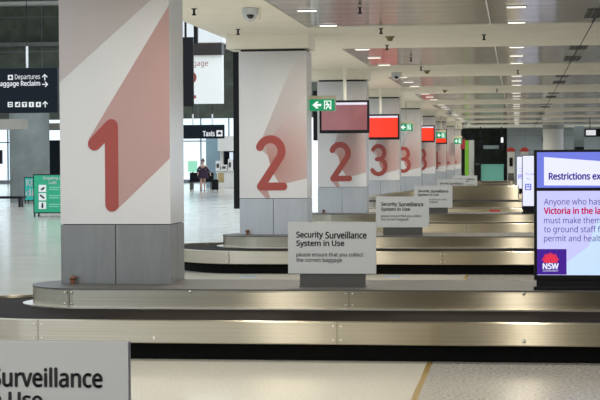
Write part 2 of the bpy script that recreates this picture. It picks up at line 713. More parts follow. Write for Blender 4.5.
# white bulkhead above the baggage board
a, c = at(150, 43, 47), at(222, 10, 47)
b = MB()
b.box(at(80, 30, 47).x, c.x, 47, 48, a.z, 8.5)
struct(b.build('wall_bulkhead', MT['bwhite']))
# glazed back wall of the tall hall
YW = 114
for w, (xa, xb) in enumerate([(-48, -40), (-40, -32), (-32, -24), (-24, -16)]):
    b = MB()
    b.box(xa, xb, YW, YW + 0.15, 0, 0.25)
    b.box(xa, xb, YW, YW + 0.15, 5.9, 6.1)
    for i in range(5):
        xx = xa + (xb - xa) * i / 4
        b.box(xx - 0.04, xx + 0.04, YW, YW + 0.15, 0.25, 5.9)
    b.box(xa, xb, YW, YW + 0.15, 2.9, 2.98)
    fr = struct(b.build('window_%d' % (w + 1), MT['mullion']))
    b = MB()
    b.box(xa, xb, YW + 0.06, YW + 0.08, 0.25, 5.9)
    b.build('pane', MT['glass'], fr)
# unseen outer side of the tall hall; dark piers added for stripes in reflections
b = MB()
for i in range(38):
    y = -36 + i * 4.0
    b.box(-42, -41.2, y, y + (1.7 if i % 3 else 2.6), 0, 5.5)
b.box(-42, -41.2, -36, 114, 5.5, 9.2)
b.box(-42, -41.2, -36, 114, 0, 0.5)
struct(b.build('wall_left_unseen', MT['stone']))
# beige bulkhead beams
a, c = at(-60, 130, 58), at(23, 119, 58)
b = MB()
b.box(a.x, c.x, 58, 58.6, a.z, c.z)
struct(b.build('trim_6', MT['beam']))
a, c = at(20, 130.3, 80), at(130, 122.5, 80)
b = MB()
b.box(a.x, c.x, 80, 80.8, a.z, c.z)
struct(b.build('trim_7', MT['beam']))


# ================================================================== CAROUSELS
RIMY, ISL0, ISL1, MID = 1.305, 1.437, 1.557, 1.497
ZDECK, ZBELT, ZRIM, ZFAS = 0.47, 0.292, 0.322, 0.137
ORD = ['first', 'second', 'third', 'fourth', 'fifth', 'sixth', 'seventh', 'eighth', 'ninth']


def bolts(b, X, y, zs, dx=0.055):
    for z in zs:
        for s in (-1, 1):
            b.ball((X + s * dx, y, z), 0.009, 0.005, 0.009, n=8, k=4)


def carousel(k, label, joints_o=(), joints_i=(), singles=(), right=7.0, hood=False):
    cy = (MID + k) * D
    ro = (MID - RIMY) * D
    ri = (ISL1 - ISL0) / 2 * D
    xo = xi = -0.387 * D
    t = thing('baggage_carousel', (0, cy, 0), label, 'baggage carousel', 'baggage carousels down the hall')
    rxo, rb = 0.137 * D, 0.075 * D
    outer = stadium(xo, right, cy, rxo, ro, rb)
    outer_in = stadium(xo, right, cy, rxo - 0.05, ro - 0.05, rb - 0.05)
    b = MB()
    wall_strip(b, outer, ZFAS, ZRIM)
    ring_flat(b, outer, outer_in, ZRIM)
    wall_strip(b, outer_in, ZBELT - 0.03, ZRIM, inward=True)
    ring_flat(b, outer_in, outer, ZFAS)
    weld(b.build('outer_fascia', MT['steel'], t, smooth=True, bevel=0.012))
    b = MB()
    pl = stadium(xo, right, cy, rxo - 0.11, ro - 0.11, rb - 0.11)
    b.plate(pl, 0.0, ZFAS + 0.02)
    b.build('plinth', MT['plinth'], t)
    inner = stadium(xi, right - 0.9, cy, ri, ri)
    b = MB()
    b.plate(stadium(xo, right, cy, rxo - 0.045, ro - 0.045, rb - 0.045), ZBELT - 0.06, ZBELT)
    b.build('belt', MT['rubber'], t)
    b = MB()
    wall_strip(b, inner, ZBELT, ZDECK)
    b.build('island_wall', MT['steel'], t, smooth=True)
    b = MB()
    b.plate(stadium(xi, right - 0.9, cy, ri + 0.006, ri + 0.006), ZDECK - 0.012, ZDECK)
    b.build('deck', MT['deck'], t)
    b = MB()
    b.plate(stadium(xi, right - 0.9, cy, ri + 0.10, ri + 0.015), ZBELT, ZBELT + 0.012)
    b.build('skirt', MT['bolt'], t)
    # joints and bolts
    yo, yi = cy - ro, cy - ri
    if joints_o or joints_i or singles:
        for px in joints_o:
            X = at(px, 330, yo).x
            b = MB()
            b.box(X - 0.002, X + 0.002, yo - 0.0015, yo + 0.003, ZFAS, ZRIM)
            b.build('joint', MT['foot'], t)
            b = MB()
            bolts(b, X, yo - 0.002, (0.175, 0.285), 0.03)
            b.build('bolts', MT['bolt'], t)['kind'] = 'stuff'
        for px in joints_i:
            X = at(px, 300, yi).x
            b = MB()
            b.box(X - 0.002, X + 0.002, yi - 0.0015, yi + 0.003, ZBELT + 0.013, ZDECK - 0.013)
            b.build('joint', MT['foot'], t)
            b = MB()
            bolts(b, X, yi - 0.002, (0.335, 0.435), 0.03)
            b.build('bolts', MT['bolt'], t)['kind'] = 'stuff'
        for px, row in singles:
            X = at(px, 300, yo if row else yi).x
            b = MB()
            b.ball((X, (yo if row else yi) - 0.002, 0.18 if row else 0.445), 0.016, 0.007, 0.016, n=8, k=4)
            b.build('bolt', MT['bolt'], t)
    # little bronze stud on the rounded end of the deck
    b = MB()
    b.tube((xi - ri * 0.35, cy - 0.12, ZDECK), (xi - ri * 0.35, cy - 0.12, ZDECK + 0.05), 0.022)
    b.ball((xi - ri * 0.35, cy - 0.12, ZDECK + 0.06), 0.035, 0.035, 0.02, n=10, k=6)
    tag(b.build('deck_stud', MT['bronze'], None, smooth=True), 'little bronze stud on the rounded deck end of the ' + ORD[k + 1] + ' carousel from the viewer', 'stud', 'bronze deck studs')
    return t


carousel(-1, 'steel baggage carousel nearest the viewer carrying the cut-off sign at the lower left')
carousel(0, 'front steel baggage carousel around the column with the large red 1', (38, 337), (68, 349), ((154, 1), (524, 1), (524, 0), (190, 0)))
carousel(1, 'steel baggage carousel around the first column with a red 2', (229, 443), (), ())
carousel(2, 'steel baggage carousel around the second column with a red 2', (404, 467))
carousel(3, 'steel baggage carousel with a tall hood around the first column with a red 3')
carousel(4, 'steel baggage carousel just behind the one with the tall hood', right=0.0 + 1.2)
carousel(5, 'steel baggage carousel third from the far end of the row', right=1.0)
carousel(6, 'steel baggage carousel second from the far end of the row', right=0.8)
carousel(7, 'steel baggage carousel at the far end, in front of the teal counter', right=0.6)

# tall hood on the fourth carousel
yh = (ISL0 + 3) * D + 0.012
hx = [at(366, 200, yh).x, at(519, 200, yh).x]
zt = at(470, 186, yh).z
zl = at(367, 196.3, yh).z
xm = at(448, 190, yh).x
t = thing('conveyor_hood', ((hx[0] + hx[1]) / 2, yh, ZDECK), 'tall stainless hood with sloping left top standing on the fourth carousel', 'conveyor hood')
b = MB()
out = [(hx[0], ZDECK), (hx[1], ZDECK), (hx[1], zt), (xm, zt), (hx[0], zl)]
n = len(out)
for i in range(n):
    p, q = out[i], out[(i + 1) % n]
    b.face([(p[0], yh, p[1]), (p[0], yh + 0.55, p[1]), (q[0], yh + 0.55, q[1]), (q[0], yh, q[1])], 0, [(p[0], 0), (p[0], .5), (q[0], .5), (q[0], 0)])
b.face([(x, yh, z) for x, z in out], 0, [(x, z) for x, z in out])
b.face([(x, yh + 0.55, z) for x, z in out[::-1]], 0, [(x, z) for x, z in out[::-1]])
o = weld(b.build('hood_shell', MT['steel'], t, bevel=0.03))
b = MB()
b.box(hx[0], hx[1], yh - 0.008, yh, ZDECK, ZDECK + 0.04)
b.build('hood_trim', MT['foot'], t)
# red sticker
yo = (RIMY + 3) * D
a, c = at(489.5, 212.5, yo), at(500, 210, yo)
tag(MB().box(a.x, c.x, yo - 0.006, yo - 0.001, a.z, c.z).build('sticker', MT['red_sticker']), 'small red sticker on the outer rim of the hooded carousel', 'sticker')
# blue-grey strips lying on the floor between the carousels
for px0, px1, lab in ((241, 256, 'left of the first full surveillance sign'), (385, 400, 'right of the first full surveillance sign')):
    a, c = atz(px0, 276.5, 0), atz(px1, 276.5, 0)
    bb = MB()
    bb.box(a.x, c.x, a.y - 0.12, a.y + 0.12, 0.0, 0.006)
    tag(bb.build('floor_marker', mat('marker_blue', (0.16, 0.24, 0.32), 0.4)), 'flat blue-grey floor marker behind the front carousel, ' + lab, 'floor marker', 'blue-grey floor markers')

# ================================================================== COLUMNS
AC = 1.492
x_l, x_r = at(61, 255, AC * D).x, at(170.75, 255, AC * D).x
CW = x_r - x_l
CDEP = 0.62
ZP0, ZP1 = 1.02, 3.235


def num_strokes(d):
    # centre lines in panel units (u to the right, v up, both in metres from the panel's lower left corner)
    if d == 1:
        return [[(0.325, 0.735), (0.485, 0.900)], [(0.485, 0.900), (0.485, 0.175)]], 0.062
    if d == 2:
        top = arc(0.475, 0.71, 0.170, 0.180, 160, -32, 26)
        return [top + [(0.325, 0.177)], [(0.325, 0.177), (0.67, 0.177)]], 0.060
    if d == 3:
        return [arc(0.46, 0.752, 0.160, 0.180, 150, -72, 22), arc(0.46, 0.385, 0.188, 0.207, 72, -150, 26), [(0.42, 0.580), (0.508, 0.582)]], 0.058
    return [[(0.60, 0.86), (0.60, 0.17)], [(0.60, 0.86), (0.28, 0.38)], [(0.28, 0.38), (0.74, 0.38)]], 0.058


def column(k, d, label, side=None):
    y0 = (AC + k) * D
    y1 = y0 + CDEP
    t = thing('column', ((x_l + x_r) / 2, (y0 + y1) / 2, ZDECK), label, 'column', 'numbered columns standing on the carousels')
    zd = ZDECK + 0.0015
    b = MB()
    e = 0.004
    xm_ = (x_l + x_r) / 2
    b.box(x_l + 0.02, x_r - 0.02, y0 + 0.02, y1 - 0.02, zd, ZP0 + 0.01, 1)
    b.box(x_l, xm_ - e, y0, y0 + 0.03, zd, ZP0 - 0.008)
    b.box(xm_ + e, x_r, y0, y0 + 0.03, zd, ZP0 - 0.008)
    b.box(x_l, x_l + 0.03, y0 + 0.032, y1, zd, ZP0 - 0.008)
    b.box(x_r - 0.03, x_r, y0 + 0.032, (y0 + y1) / 2 - e, zd, ZP0 - 0.008)
    b.box(x_r - 0.03, x_r, (y0 + y1) / 2 + e, y1, zd, ZP0 - 0.008)
    b.build('steel_base', [MT['base'] if k == 0 else MT['base2'], MT['dark']], t)
    # printed panel
    org = Vector((x_l + 0.45, y0, ZP0 + 0.5))
    b = MB()
    b.box(x_l, x_r, y0, y1, ZP0, ZP1)
    H = ZP1 - ZP0
    w = CW

    def pr(pts, mi, dz=0.0012):
        pts = [(x_l + u, ZP0 + v) for u, v in pts]
        a_ = sum(p[0] * q[1] - q[0] * p[1] for p, q in zip(pts, pts[1:] + pts[:1]))
        if a_ < 0:
            pts = pts[::-1]
        b.face([(x, y0 - dz, z) for x, z in pts], mi)
    if d == 1:
        pr([(0, 1.30), (0.98, 2.14), (0.98, H), (0, H)], 1)
        pr([(0.272, 0.78), (w, 1.99), (w, 0.60), (0.535, 0.135), (0.485, 0.2), (0.485, 0.80), (0.36, 0.69)], 2)
    else:
        pr([(0.29, 0.77), (0.86, H - 0.12), (w, H - 0.12), (w, 0.9), (0.6, 0.5)], 4)
        pr([(0.39, 0.82), (w, 1.55), (w, 0.30), (0.62, 0.20), (0.5, 0.4)], 3, 0.0016)
        if d == 2:
            pr([(0.28, 0.13), (0.40, 0.0), (0.47, 0.0), (0.43, 0.12)], 2, 0.0016)
    b.build('printed_panel', [MT['white'], MT['pale'], MT['pink'], MT['fade'], MT['fade2']], t, origin=org)
    st, r = num_strokes(d)
    b = MB()
    for i, s in enumerate(st):
        b.prism([(x_l + u, ZP0 + v) for u, v in stroke(s, r)], y0 - 0.004 - 0.0002 * i, y0 - 0.001)
    b.build('numeral', MT['red'], t)['label'] = 'red printed numeral %d' % d
    # capital under the ceiling, with a shadow gap
    b = MB()
    b.box(x_l + 0.03, x_r - 0.03, y0 + 0.03, y1 - 0.03, ZP1, ZP1 + 0.04)
    b.build('shadow_gap', MT['dark'], t)
    b = MB()
    b.box(x_l - 0.17, x_r + 0.05, y0 - 0.14, y1 + 0.05, ZP1 + 0.035, ZC)
    b.build('capital', MT['cream'], t)
    if side:
        b = MB()
        b.box(x_l - 0.095, x_l - 0.003, y0 + 0.03, y0 + 0.25, side[0], side[1])
        b.build('side_panel', MT['black'], t, bevel=0.005)['label'] = 'black panel along the left edge'
    return t


column(0, 1, 'wide white column nearest the viewer, printed with a red 1 and pink shadow')
column(1, 2, 'white column printed with the larger, nearer of the two red 2s', (0.86, ZP1))
column(2, 2, 'white column printed with the smaller red 2, half behind the grey-pink monitor', (2.0, 3.05))
column(3, 3, 'white column printed with a red 3, below the first orange monitor')
column(4, 3, 'white column printed with a red 3, beside the second green exit sign')
column(5, 3, 'white column printed with a red 3, below the second orange monitor')
column(6, 4, 'far white column with faded red print behind the third orange monitor')
column(7, 4, 'far white column with faded red print, second last in the row')
column(8, 4, 'last white column in the row, next to the lime green totem')


# ================================================================== SURVEILLANCE SIGNS
def surveillance_sign(Y, xl, label, dz=0.0, lab_w=0.785):
    zb_, zt_ = 0.588 + dz, 1.045 + dz
    w = lab_w
    t = thing('notice_stand', (xl + w / 2, Y, ZDECK), label, 'sign', 'surveillance signs standing on the carousels')
    b = MB()
    b.box(xl, xl + w, Y, Y + 0.004, zb_, zt_)
    b.box(xl, xl + w, Y + 0.004, Y + 0.036, zb_, zt_, 1)
    b.build('panel', [MT['sign'], MT['signedge']], t)
    b = MB()
    fx0, fx1 = xl + 0.105, xl + w - 0.095
    b.box(fx0, fx1, Y + 0.008, Y + 0.03, ZDECK, zb_ + 0.02)
    b.box(fx0, fx1, Y - 0.05, Y + 0.09, ZDECK, ZDECK + 0.012)
    b.build('foot', MT['foot'], t)
    f = lambda u: xl + w * u
    h = lambda v: zt_ - (zt_ - zb_) * v
    b_ = 0.03
    text('Security', 'lettering', MT['ink'], t, f(0.098), f(0.398), h(0.335), h(0.185), Y, bold=b_)
    text('Surveillance', 'lettering', MT['ink'], t, f(0.430), f(0.892), h(0.318), h(0.185), Y, bold=b_)
    text('System in Use', 'lettering', MT['ink'], t, f(0.098), f(0.64), h(0.495), h(0.355), Y, bold=b_)
    text('please ensure that you collect', 'lettering', MT['ink'], t, f(0.095), f(0.855), h(0.69), h(0.59), Y, bold=0.007)
    text('the correct baggage', 'lettering', MT['ink'], t, f(0.095), f(0.615), h(0.795), h(0.695), Y, bold=0.007)
    return t


Y = 1.468 * D
surveillance_sign(Y, at(288, 250, Y).x, 'white security surveillance sign on the front carousel, fully readable')
Y = 2.468 * D
surveillance_sign(Y, at(376, 215, Y).x, 'white security surveillance sign on the second carousel, right of the front sign')
Y = 3.468 * D
surveillance_sign(Y, at(414.5, 200, Y).x, 'white security surveillance sign on the third carousel, partly behind the second sign')
Y = 4.53 * D
surveillance_sign(Y, at(437, 185, Y).x, 'white security surveillance sign peeping over the tall steel hood')
Y = 5.468 * D
surveillance_sign(Y, at(453, 180, Y).x, 'farthest white security surveillance sign, right of the one over the hood')
Y = 5.1
surveillance_sign(Y, at(128, 360, Y).x - 0.785, 'large near white sign cut off at the lower left, reading urveillance', -0.02)


# ================================================================== DISPLAYS
def display(Y, px_l, label, main=False, w=0.72):
    xl = at(px_l, 200, Y).x
    zt_, z1, z0 = 1.672, 0.575, ZDECK
    t = thing('display_stand', (xl + w / 2, Y + 0.06, ZDECK), label, 'display', 'lit information displays standing on the carousels')
    b = MB()
    b.box(xl, xl + w, Y, Y + 0.07, z1 - 0.02, zt_)
    b.build('housing', MT['black'], t, bevel=0.006)
    b = MB()
    b.box(xl + 0.02, xl + w - 0.02, Y + 0.005, Y + 0.09, z0, z1 - 0.018)
    b.box(xl - 0.005, xl + w + 0.005, Y - 0.02, Y + 0.12, z0, z0 + 0.03)
    b.build('plinth', MT['black'], t, bevel=0.004)
    if main:
        P = lambda x, y: (at(x, y, Y).x, at(x, y, Y).z)
        xr = xl + w - 0.025
        s = MB()
        x0, zz0 = P(537, 190)
        s.box(x0, xr, Y - 0.002, Y + 0.01, P(537, 187.8)[1], P(537, 152.3)[1], 0)
        s.box(x0, xr, Y - 0.002, Y + 0.01, P(537, 275)[1], P(537, 191)[1], 2)
        s.prism([P(544, 157), (xr, P(618, 162.3)[1]), (xr, P(618, 185.6)[1]), P(544, 185.4)], Y - 0.0035, Y, 1)
        s.prism([(xr, P(618, 196)[1]), (xr, P(618, 275)[1]), P(567, 275), P(567, 262), P(589, 246), P(596, 222)], Y - 0.0035, Y, 3)
        s.box(x0, P(566.5, 260)[0], Y - 0.0045, Y, P(540, 274.5)[1], P(540, 249)[1], 4)
        s.build('screen', [MT['s_blue'], MT['s_white'], MT['s_lilac'], MT['s_pale'], MT['s_purple']], t)
        Yt = Y - 0.0045
        ptext('Restrictions ex', 'lettering', MT['s_ink'], t, 549, 600.5, 172.6, 179.6, Yt, bold=0.04)
        ptext('Anyone who has', 'lettering', MT['s_ink'], t, 544, 600.5, 198.2, 206.6, Yt)
        ptext('Victoria in the la', 'lettering', MT['s_red'], t, 544, 600.5, 207.2, 213.9, Yt, bold=0.035, label='crimson bold lettering')
        ptext('must make them', 'lettering', MT['s_ink'], t, 544, 600.5, 217, 223.3, Yt)
        ptext('to ground staff f', 'lettering', MT['s_ink'], t, 544, 600.5, 225.8, 234.2, Yt)
        ptext('permit and healt', 'lettering', MT['s_ink'], t, 544, 600.5, 235, 243.2, Yt)
        lg = MB()
        cx_, cz_ = P(550.5, 260.5)
        for i in range(9):
            an = math.radians(10 + 20 * i)
            L = 0.066 if i % 2 == 0 else 0.06
            ex, ez = cx_ + math.cos(an) * L, cz_ + math.sin(an) * L * 0.92
            lg.prism(stroke([(cx_ + math.cos(an) * 0.016, cz_ + math.sin(an) * 0.014), (ex, ez)], 0.0085, 5), Yt - 0.002 - 0.00015 * i, Yt)
        lg.prism(stroke([(cx_ - 0.05, cz_ - 0.010), (cx_ + 0.05, cz_ - 0.010)], 0.010, 5), Yt - 0.003, Yt)
        lg.build('emblem', MT['s_pinkred'], t)['label'] = 'red flower emblem on a purple square'
        ptext('NSW', 'lettering', MT['s_white'], t, 543, 558.3, 263.4, 269, Yt, bold=0.04, label='white bold letters NSW')
        ptext('GOVERNMENT', 'lettering', MT['s_white'], t, 543, 558.3, 270, 271.6, Yt, label='tiny white line under NSW')
    else:
        s = MB()
        s.box(xl + 0.015, xl + w - 0.02, Y - 0.002, Y + 0.01, z1 + 0.05, zt_ - 0.02)
        s.build('screen', MT['s_white'], t)
        zz = lambda v: z1 + (zt_ - z1) * v
        text('From', 'lettering', MT['s_blue'], t, xl + 0.09, xl + 0.26, zz(0.62), zz(0.66), Y - 0.003)
        text('To', 'lettering', MT['s_blue'], t, xl + 0.09, xl + 0.17, zz(0.53), zz(0.57), Y - 0.003)
        lg = MB()
        lg.box(xl + 0.06, xl + 0.19, Y - 0.005, Y - 0.002, zz(0.34), zz(0.46), 0)
        lg.box(xl + 0.085, xl + 0.115, Y - 0.007, Y - 0.004, zz(0.41), zz(0.44), 1)
        lg.box(xl + 0.135, xl + 0.165, Y - 0.007, Y - 0.004, zz(0.41), zz(0.44), 1)
        lg.box(xl + 0.085, xl + 0.165, Y - 0.007, Y - 0.004, zz(0.36), zz(0.39), 1)
        lg.build('emblem', [MT['s_blue'], MT['s_white']], t)
    return t


display(1.437 * D + 0.05, 534, 'large purple and white information display on the front carousel, about restrictions', True)
display(3.437 * D + 0.05, 522, 'white information display behind the large purple one, with a small blue square')
display(5.437 * D + 0.05, 516.5, 'sliver of a white information display, farthest and leftmost of the three')


# ================================================================== CEILING FITTINGS
# small square lamps in two rows
proto = None
rows = [(-2.63, 'left'), (0.0, 'right')]
for si, (y0, y1) in enumerate(strips):
    for fr in (0.06, 0.5, 0.94):
        for X, nm in rows:
            y = y0 + (y1 - y0) * fr
            if proto is None:
                proto = thing('ceiling_lamp', (X, y, ZC + 0.015), '', 'ceiling lamp')
                MB().box(X - 0.13, X + 0.13, y - 0.075, y + 0.075, ZC + 0.003, ZC + 0.015).build('frame', MT['domew'], proto)
                MB().box(X - 0.115, X + 0.115, y - 0.06, y + 0.06, ZC - 0.001, ZC + 0.004).build('diffuser', MT['lamp'], proto)
                l_ = area('lamp_light', (0, 0, -0.02), 0.22, 0.12, LAMP_W, (1.0, 0.94, 0.83))
                l_.data.spread = math.radians(160)
                l_.parent = proto
                o = proto
            else:
                o = copy_tree(proto)
                o.location = (X, y, ZC + 0.015)
            tag(o, 'small white lit lamp in the metal ceiling, in the %s of the two rows' % nm, 'ceiling lamp', 'ceiling lamps, %s row' % nm)

# slot vents
vp = None
for si, (y0, y1) in enumerate(strips):
    if y1 < 15:
        continue
    for fr in (0.10, 0.72):
        y = y0 + (y1 - y0) * fr
        if vp is None:
            vp = thing('ceiling_vent', (1.05, y, ZC + 0.015), '', 'ceiling vent')
            MB().box(0.90, 1.20, y - 0.65, y + 0.65, ZC + 0.006, ZC + 0.015).build('frame', MT['deck'], vp)
            for i in range(4):
                x = 0.93 + i * 0.07
                MB().box(x, x + 0.032, y - 0.6, y + 0.6, ZC + 0.002, ZC + 0.0075).build('slot', MT['grille'], vp)
            o = vp
        else:
            o = copy_tree(vp)
            o.location = (1.05, y, ZC + 0.015)
        tag(o, 'black four-slot air vent in the metal ceiling strips at the right', 'air vent', 'slot vents along the right seam')

# sprinklers
sp = None
for px, py in ((194, 8.5), (238, 29), (360, 7), (381, 28), (484, 34.5), (421, 66.5), (387, 45), (411, 57), (518, 70), (497, 89)):
    p = atz(px, py, ZC)
    if sp is None:
        sp = thing('sprinkler', p, '', 'sprinkler')
        MB().tube((p.x, p.y, p.z - 0.012), (p.x, p.y, p.z), 0.03, 0.035).build('rose', MT['foot'], sp)
        b = MB()
        b.tube((p.x, p.y, p.z - 0.07), (p.x, p.y, p.z - 0.01), 0.014)
        b.tube((p.x, p.y, p.z - 0.085), (p.x, p.y, p.z - 0.07), 0.027, 0.027)
        b.build('head', MT['black'], sp)
        o = sp
    else:
        o = copy_tree(sp)
        o.location = p
    tag(o, 'tiny dark sprinkler head hanging from the cream ceiling', 'sprinkler', 'sprinkler heads on the ceiling')

# smoke detectors
labs = ('gold-coloured smoke detector on the nearest cream ceiling beam', 'gold-coloured smoke detector on the second cream ceiling beam',
        'gold-coloured smoke detector on the third cream ceiling beam')
for (px, py), lb in zip(((390, 36.5), (427, 70.5), (445, 90)), labs):
    p = atz(px, py, ZC)
    t = thing('smoke_detector', p, lb, 'smoke detector', 'smoke detectors on the beams')
    MB().tube((p.x, p.y, p.z - 0.02), (p.x, p.y, p.z), 0.07, 0.08, 16).build('base_ring', MT['gold'], t)
    MB().tube((p.x, p.y, p.z - 0.07), (p.x, p.y, p.z - 0.02), 0.035, 0.055, 16).build('sensor', MT['gold'], t)

# dome cameras
labs = ('white dome camera with black eye on the ceiling left of the first 2 column', 'dome camera on the ceiling above the orange monitor',
        'small dome camera on the ceiling above the far columns', 'tiny dome camera on the ceiling farther along the columns')
for (px, py), lb in zip(((250, 8.0), (396, 72.5), (450, 110.5), (466, 121.5)), labs):
    p = atz(px, py, ZC)
    t = thing('dome_camera', p, lb, 'security camera', 'dome cameras')
    MB().tube((p.x, p.y, p.z - 0.085), (p.x, p.y, p.z), 0.10, 0.105, 24).build('housing', MT['domew'], t, smooth=True, bevel=0.008)
    MB().ball((p.x, p.y, p.z - 0.085), 0.09, 0.09, 0.085, 24, 8, -math.pi / 2, 0).build('shroud', MT['domew'], t, smooth=True)
    MB().ball((p.x + 0.008, p.y - 0.03, p.z - 0.088), 0.062, 0.068, 0.062, 20, 8, -math.pi / 2, 0).build('eye', MT['dome'], t, smooth=True)
    b = MB()
    b.box(p.x + 0.11, p.x + 0.135, p.y - 0.03, p.y + 0.03, p.z - 0.15, p.z)
    b.build('bracket', MT['cream'], t)


# monitors hanging in front of columns
def monitor(Y, px_r, py_t, py_b, scr, label, w=1.03):
    a, c = at(px_r, py_b, Y), at(px_r, py_t, Y)
    xr = a.x
    xl = xr - w
    z0, z1 = a.z, c.z
    xm_ = (xl + xr) / 2
    t = thing('hanging_monitor', (xm_, Y + 0.05, ZC), label, 'monitor', 'monitors hung from the ceiling')
    MB().box(xl, xr, Y, Y + 0.09, z0, z1).build('housing', MT['black'], t, bevel=0.01)
    s = MB()
    s.box(xl + 0.045, xr - 0.045, Y - 0.003, Y + 0.01, z0 + 0.065, z1 - 0.095, 0)
    s.box(xl + 0.045, xr - 0.045, Y - 0.003, Y + 0.01, z1 - 0.095, z1 - 0.045, 1)
    s.build('screen', [scr, MT['header']], t)
    p = MB()
    p.tube((xm_, Y + 0.13, z1 - 0.25), (xm_, Y + 0.13, ZC), 0.035)
    p.box(xm_ - 0.1, xm_ + 0.1, Y + 0.085, Y + 0.14, z1 - 0.3, z1 - 0.1)
    p.build('hanging_pole', MT['cream'], t, smooth=True)
    q = MB()
    q.tube((xm_, Y + 0.13, ZC - 0.02), (xm_, Y + 0.13, ZC), 0.09)
    q.build('ceiling_rose', MT['cream'], t, smooth=True)
    return t


monitor((AC + 2) * D - 0.75, 369.3, 100, 133, MT['mauve'], 'hanging monitor with a painted pinkish reflection on its dark screen, above the smaller red 2')
monitor((AC + 3) * D - 0.75, 399.5, 114, 139.5, MT['orange'], 'first hanging monitor with a bright orange screen, largest of the orange ones')
monitor((AC + 5) * D - 0.75, 434.8, 125.3, 142.3, MT['orange'], 'second hanging orange monitor, right of the second exit sign')
monitor((AC + 6) * D - 0.75, 447, 129.3, 144, MT['orange'], 'third and smallest hanging orange monitor, behind an exit sign')
# bullet camera beside the first monitor pole
p = atz(337.5, 71.5, ZC)
t = thing('bullet_camera', p, 'small white bullet camera on the ceiling beside the first monitor pole', 'security camera')
MB().tube((p.x, p.y, p.z - 0.10), (p.x, p.y, p.z), 0.02).build('stem', MT['domew'], t)
MB().tube((p.x - 0.13, p.y - 0.05, p.z - 0.12), (p.x + 0.08, p.y + 0.03, p.z - 0.09), 0.04).build('barrel', MT['domew'], t, smooth=True)
MB().tube((p.x - 0.138, p.y - 0.053, p.z - 0.121), (p.x - 0.129, p.y - 0.05, p.z - 0.12), 0.034).build('lens', MT['dome'], t)


# exit signs
def exit_sign(Y, x0, x1, yt, yb, label, bracket_to=None):
    a, c = at(x0, yb, Y), at(x1, yt, Y)
    w, h = c.x - a.x, c.z - a.z
    t = thing('exit_sign', ((a.x + c.x) / 2, Y, c.z), label, 'exit sign', 'green exit signs')
    b = MB()
    b.box(a.x, c.x, Y + 0.005, Y + 0.07, a.z, c.z + h * 0.30)
    b.build('housing', MT['exitbox'], t, bevel=0.004)
    b = MB()
    b.box(a.x + 0.01, c.x - 0.01, Y, Y + 0.006, a.z, c.z)
    b.build('green_face', MT['exitg'], t)
    q = lambda u, v: (a.x + w * u, a.z + h * v)
    b = MB()
    b.prism([q(.13, .5), q(.30, .82), q(.36, .74), q(.28, .59), q(.46, .59), q(.46, .41), q(.28, .41), q(.36, .26), q(.30, .18)], Y - 0.003, Y)
    b.build('arrow', MT['exitw'], t)
    b = MB()
    # doorway with a running figure left out of it
    b.box(*[q(.57, 0)[0], q(.60, 0)[0]], Y - 0.003, Y, q(0, .14)[1], q(0, .86)[1])
    b.box(*[q(.81, 0)[0], q(.84, 0)[0]], Y - 0.003, Y, q(0, .14)[1], q(0, .86)[1])
    b.box(*[q(.57, 0)[0], q(.84, 0)[0]], Y - 0.003, Y, q(0, .80)[1], q(0, .87)[1])
    b.prism(arc(*q(.675, .70), h * 0.07, h * 0.07, 0, 342, 12), Y - 0.003, Y)
    for s in ([(.69, .60), (.73, .40)], [(.70, .58), (.63, .50)], [(.70, .58), (.77, .52)], [(.73, .40), (.67, .30), (.65, .18)], [(.73, .40), (.78, .30), (.79, .17)]):
        b.prism(stroke([q(*i) for i in s], h * 0.045, 5), Y - 0.0035, Y)
    b.build('running_figure', MT['exitw'], t)
    b = MB()
    if bracket_to:
        b.box(bracket_to, a.x, Y + 0.02, Y + 0.05, a.z + h * 0.1, c.z + h * 0.25)
    else:
        b.tube(((a.x + c.x) / 2, Y + 0.04, c.z), ((a.x + c.x) / 2, Y + 0.04, ZC), 0.015)
    b.build('bracket', MT['exitbox'], t)


Y = (AC + 1) * D + 0.35
exit_sign(Y, 309, 335.5, 99, 111, 'green exit sign with a left arrow mounted on the nearer column with a 2', x_r)
exit_sign((AC + 4) * D - 0.5, 399, 413, 123.5, 131, 'second green exit sign, between the first and second orange monitors')
exit_sign((AC + 6) * D - 1.3, 436, 446, 132, 138.5, 'third green exit sign, in front of the smallest orange monitor')
exit_sign((AC + 7) * D - 0.5, 454, 462, 138, 144, 'farthest green exit sign, left of the small red box')
# red box
p0, p1 = at(460.5, 149, 92), at(465, 139, 92)
b = MB().box(p0.x, p1.x, 92, 92.3, p0.z, p1.z)
t = thing('hanging_box', ((p0.x + p1.x) / 2, 92.15, p1.z), 'small dark red box sign left of the lime green totem', 'sign')
b.build('box_body', mat('box_red', (0.35, 0.01, 0.03), 0.4), t)
MB().tube(((p0.x + p1.x) / 2, 92.15, p1.z), ((p0.x + p1.x) / 2, 92.15, ZC), 0.02).build('hanging_pole', MT['black'], t)

# ================================================================== FAR END
Yf = 99.0
# lime totem
x0, x1, x2 = at(464.8, 150, Yf).x, at(469, 150, Yf).x, at(474, 150, Yf).x
ztop = at(468, 140.2, Yf).z
t = thing('totem', ((x0 + x2) / 2, Yf, 0), 'tall lime green and white totem panel at the far end', 'totem')
MB().box(x0, x1, Yf, Yf + 0.3, 0, ztop).build('lime_panel', MT['lime'], t)['label'] = 'lime green panel'
MB().box(x1, x2, Yf, Yf + 0.3, 0, ztop).build('white_panel', MT['gwhite'], t)['label'] = 'white panel'
MB().box(x0, x2 + 0.1, Yf + 0.05, Yf + 0.3, ztop, at(468, 133, Yf).z).build('cap', MT['black'], t)['label'] = 'black cap'
